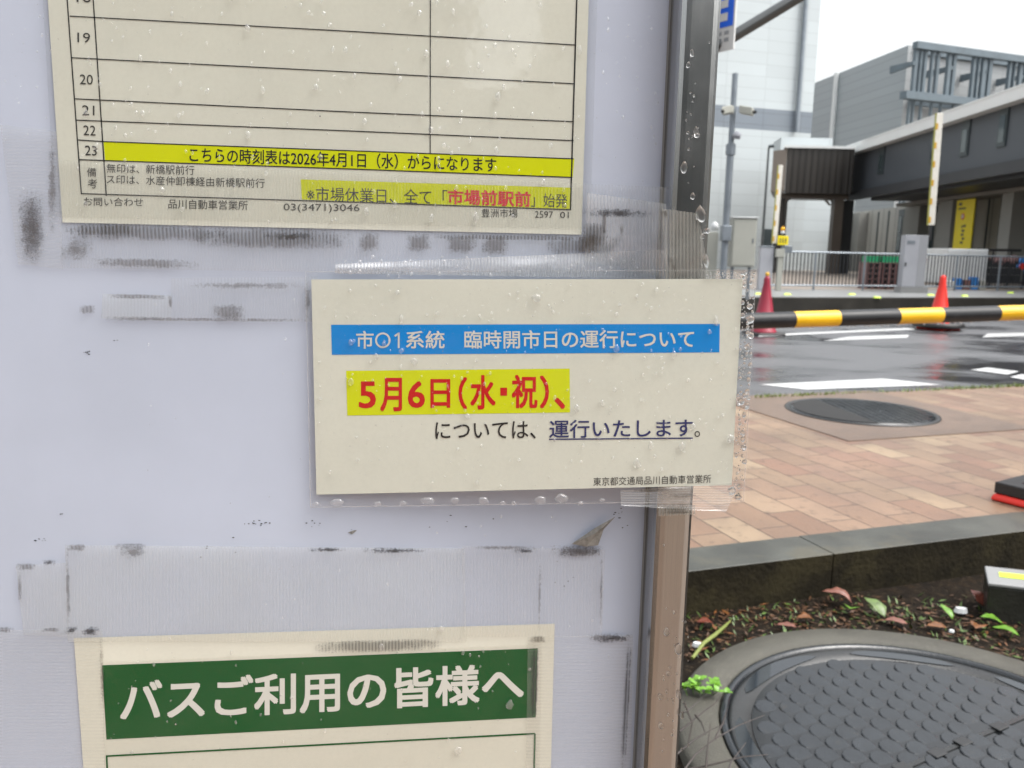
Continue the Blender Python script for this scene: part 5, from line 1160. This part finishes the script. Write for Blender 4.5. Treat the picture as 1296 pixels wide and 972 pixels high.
# --- rain drops
def dome(b, pf, px, py, r_, lift, el=1.2, hgt=.42, n=10, seed=0, sag=.0):
    rs_ = random.Random(seed); wob = [1 + rs_.uniform(-.13, .13) for _ in range(n)]; skew = rs_.uniform(-.15, .15)
    def ring(k, z):
        out = []
        for j in range(n):
            t = 2 * math.pi * j / n; w_ = wob[j]
            x = r_ * k * w_ * math.cos(t); y = r_ * el * k * w_ * math.sin(t)
            if y < 0: x *= 1 - .35 * (abs(y) / (r_ * el)) * min(1, sag * 2)   # narrower top
            out.append(pf(px + x + skew * y, py + y + sag * r_ * (1 - k) * .5, lift + z * r_ * PXM * 1.55))
        out.append(out[0]); return out
    prof = ((1, 0), (.97, .12), (.88, .25), (.70, .35), (.42, .41))
    R_ = [ring(k, z) for k, z in prof]
    b.grid(R_[::1]); b.face(R_[-1][:n][::-1] if False else R_[-1][:n], None, 0, True); b.face(R_[0][:n][::-1])
def drops(name, label, pf, spots, lift, m='bead'):
    b = MB()
    for k, (x, y, r_, el, sg_) in enumerate(spots): dome(b, pf, x, y, r_, lift, el, .42, 8 if r_ < 1.8 else 12, k, sg_)
    o = b.build(name, M[m]); bm_ = bmesh.new(); bm_.from_mesh(o.data); bmesh.ops.remove_doubles(bm_, verts=bm_.verts, dist=1e-7); bmesh.ops.recalc_face_normals(bm_, faces=bm_.faces); bm_.to_mesh(o.data); bm_.free()
    return tag(o, label, 'rain drops', kind='stuff')
rd = random.Random(42)
def scatter(n, x0, x1, y0, y1, rmin, rmax, pw=2.5, el=(1.0, 1.5), dens=None, ok=None):
    out = []; tries = 0
    while len(out) < n and tries < n * 40:
        tries += 1; x, y = rd.uniform(x0, x1), rd.uniform(y0, y1)
        if dens and rd.random() > dens(x, y): continue
        if ok and not ok(x, y): continue
        r_ = rmin + (rmax - rmin) * rd.random() ** pw
        if any((x - a) ** 2 + (y - c_) ** 2 < (r_ + q) ** 2 * 1.5 for a, c_, q, _, _ in out[-400:]): continue
        out.append((x, y, r_, rd.uniform(*el), rd.random()))
    return out
S1 = scatter(330, 96, 735, -20, 282, .7, 3.2, 2.2, (1.0, 2.0)) + [(313, 35, 3.6, 1.3, .5), (400, 110, 3.4, 1.3, .5), (314, 170, 3.8, 1.4, .5), (630, 122, 3.6, 1.6, .6), (688, 230, 3.2, 1.2, .4), (602, 275, 3.5, 2.2, .8), (546, 276, 3.2, 1.9, .7), (205, 240, 3.8, 1.1, .4), (122, 185, 4, 1.4, .5), (628, 190, 3, 1.8, .6)]
drops('rain_drops', 'rain drops on the timetable sheet sleeve', P, S1, .0030)
S2 = scatter(520, 400, 936, 358, 616, .6, 2.4, 2.6, (1.0, 1.4), lambda x, y: .45 + .55 * (y < 480 or x > 560)) + [(679, 377, 6, 1.0, .2), (503, 370, 3.2, 1.0, .3), (508, 403, 3, 1.9, .8), (524, 457, 4.6, 1.1, .4), (476, 451, 3.6, 1.3, .5), (444, 433, 3.6, 1.2, .4), (508, 444, 3.5, 1.1, .4), (486, 435, 3, 1.2, .4), (444, 483, 4, 1.4, .6), (925, 555, 5.5, 1.1, .3), (863, 565, 4.5, 1.3, .5), (806, 586, 4.5, 1.6, .7), (824, 564, 3.5, 1.6, .6), (730, 517, 4, 1.4, .5), (780, 441, 4.5, 1.3, .5), (853, 448, 4, 1.2, .4), (906, 406, 3.5, 1.8, .7), (898, 420, 3, 1.1, .3), (592, 527, 4, 1.0, .3), (553, 396, 2.6, 1.1, .4), (831, 367, 3, 1.2, .3), (780, 398, 3, 1.0, .3), (877, 540, 4, 1.2, .3), (762, 510, 3, 1.5, .5), (700, 395, 2.5, 1.2, .2)]
drops('rain_drops', 'rain drops on the small notice sleeve', pn, S2, .0012)
def in_margin(x, y): f = (y - 344) / 290; return 941 - 13 * f < x < 956 - 15 * f
S3 = scatter(120, 925, 957, 345, 632, .8, 3.2, 1.8, (.9, 1.4), lambda x, y: 1 if y < 480 else .55, in_margin) + scatter(55, 893, 955, 344, 352, .8, 2.2, 1.6) + [(950, 404, 5, 1.0, .2), (950, 424, 4.5, 1.0, .2), (949, 388, 4, 1.0, .2), (938, 508, 5, .9, .2), (944, 500, 4.5, .9, .1), (945, 515, 3.5, .9, .1), (926, 621, 5, 1.0, .2), (934, 629, 4.5, .8, .1), (946, 440, 3.5, 1.5, .3), (941, 566, 4, .7, 0), (940, 548, 3.4, 1.0, 0)]
drops('rain_drops', 'rain drops crowding the clear margin right of the small notice', pn, S3, .0012, 'drop')
S4 = [(426, 636, 9, .55, 0), (478, 638, 5, .8, 0), (510, 637, 5, .75, 0), (541, 634, 10, .5, 0), (576, 634, 6, .8, 0), (612, 634, 7, .7, 0), (636, 637, 4, .8, 0), (650, 637, 4, .8, 0), (684, 633, 8, .7, 0), (711, 631, 9, .75, 0), (735, 637, 4, .7, 0), (400, 638, 5, .6, 0), (762, 633, 4, .6, 0)]
drops('rain_drops', 'flat rain drops collected along the lower sleeve edge of the notice', pn, S4, .0012)
S5 = scatter(70, 800, 0, 0, 1, 1, 1) if False else []
S5 = scatter(120, 130, 800, 345, 835, .6, 1.7, 2, (1.0, 1.7), lambda x, y: .7 if x > 300 else .3) + scatter(50, 748, 838, 5, 250, .6, 2.0, 2, (1, 2)) + scatter(45, 5, 75, 5, 330, .6, 1.6, 2, (1, 1.8)) + scatter(70, 430, 830, 325, 350, .8, 3.0, 1.6, (.9, 1.2))
drops('rain_drops', 'rain drops scattered on the bare board and its tape', P, [s_ for s_ in S5 if not (390 < s_[0] < 945 and 355 < s_[1] < 640)], .0058)
S6 = scatter(60, 140, 675, 815, 965, .7, 2.4, 2, (1.0, 1.5)) + [(483, 819, 4, 1.2, .3), (559, 796, 4, 1.1, .3), (645, 892, 5, 1.3, .4), (586, 826, 2.5, 1.5, .3), (580, 950, 5, 1.1, .2)]
drops('rain_drops', 'rain drops on the green headed poster', P, S6, .0030)
pf6 = lambda x, y, l: P(x, y, PT + l)
S7 = [(871, 82, 2.6, 1.6, .6), (876, 67, 2.4, 2.2, .4), (881, 166, 2.6, 2.4, .5), (882, 171, 4, .8, .2), (866, 212, 4.5, 1.9, .7), (877, 248, 3, 1.4, .4), (887, 271, 6, 1.9, .7), (889, 299, 3, 1.1, .2), (896, 292, 3, 1.3, .2), (894, 330, 4, 2.2, .6), (871, 168, 1.6, 1.2, .2), (844, 800, 3.6, 1.4, .4), (859, 822, 4.4, 1.7, .6), (846, 853, 2.6, 1.1, .2), (848, 845, 1.2, 1, .1), (836, 882, 3, 1.2, .3), (837, 919, 3.4, 1.2, .3), (857, 853, 1.4, 1, .1), (860, 880, 2.2, 2.6, .3), (853, 775, 1.6, 1.2, .1), (840, 690, 1.2, 1.2, .1), (863, 905, 2.6, 2.0, .2), (851, 930, 1.6, 1.1, .1)] + scatter(26, 838, 872, 770, 960, .7, 1.7, 2, (1, 1.6)) + scatter(14, 866, 898, 40, 260, .6, 1.4, 2, (1, 1.8))
drops('rain_drops', 'rain drops on the stainless steel post', pf6, S7, .0003, 'drop')
# hanging drops under the striped bar
b = MB(); rs = random.Random(8)
for k in range(46):
    t = rs.uniform(.35, 3.0) if k % 3 else rs.uniform(1.0, 2.0)
    ctr = ony(905, 407.5, YBAR - .35); dirn = (ony(1296, 395.5, YBAR) - ctr).normalized(); q = ctr + dirn * (t * .62 + .1); rr_ = rs.uniform(.0035, .0065)
    b.lathe((q.x, q.y, q.z - rb - rr_ * 1.5), [(0.0001, 0), (rr_ * .8, rr_ * .25), (rr_, rr_ * .8), (rr_ * .7, rr_ * 1.5), (.0001, rr_ * 1.8)], 10)
tag(b.build('rain_drops', M['drop']), 'rain drops hanging under the striped bar', 'rain drops', kind='stuff')
# ------------------------------------------------------------------ rear street, with unseen dark facades added to be mirrored in steel and plastic
sheet('rear_street', -120, 120, -60, -9.002, -.06, M['asphalt'])
for x0, x1, y0, z1, lb in ((-60, 4.5, -26, 13, 'added dark facade across the street behind the viewer, left of the gap'), (7.0, 60, -26, 14, 'added dark facade across the street behind the viewer, right of the gap'), (4.52, 6.98, -26, 6.3, 'added low dark facade filling the gap between the two unseen facades')):
    root = empty('mirrored_facade', ((x0 + x1) / 2, y0, -.06), lb, 'building')
    b = MB(); b.abox(x0, x1, y0 - .8, y0, -.06, z1); b.build('wall', mat('rear_dark_facade', (.05, .05, .048), .6, vary=.2, vscale=.3), root)
    for j in range(int(z1 // 3.4) - 0):
        z = 2.2 + j * 3.4
        if z + 1.5 > z1: break
        b = MB(); b.abox(x0 + .6, x1 - .6, y0 + .01, y0 + .06, z, z + 1.5); b.build('window_band', M['glass'], root)
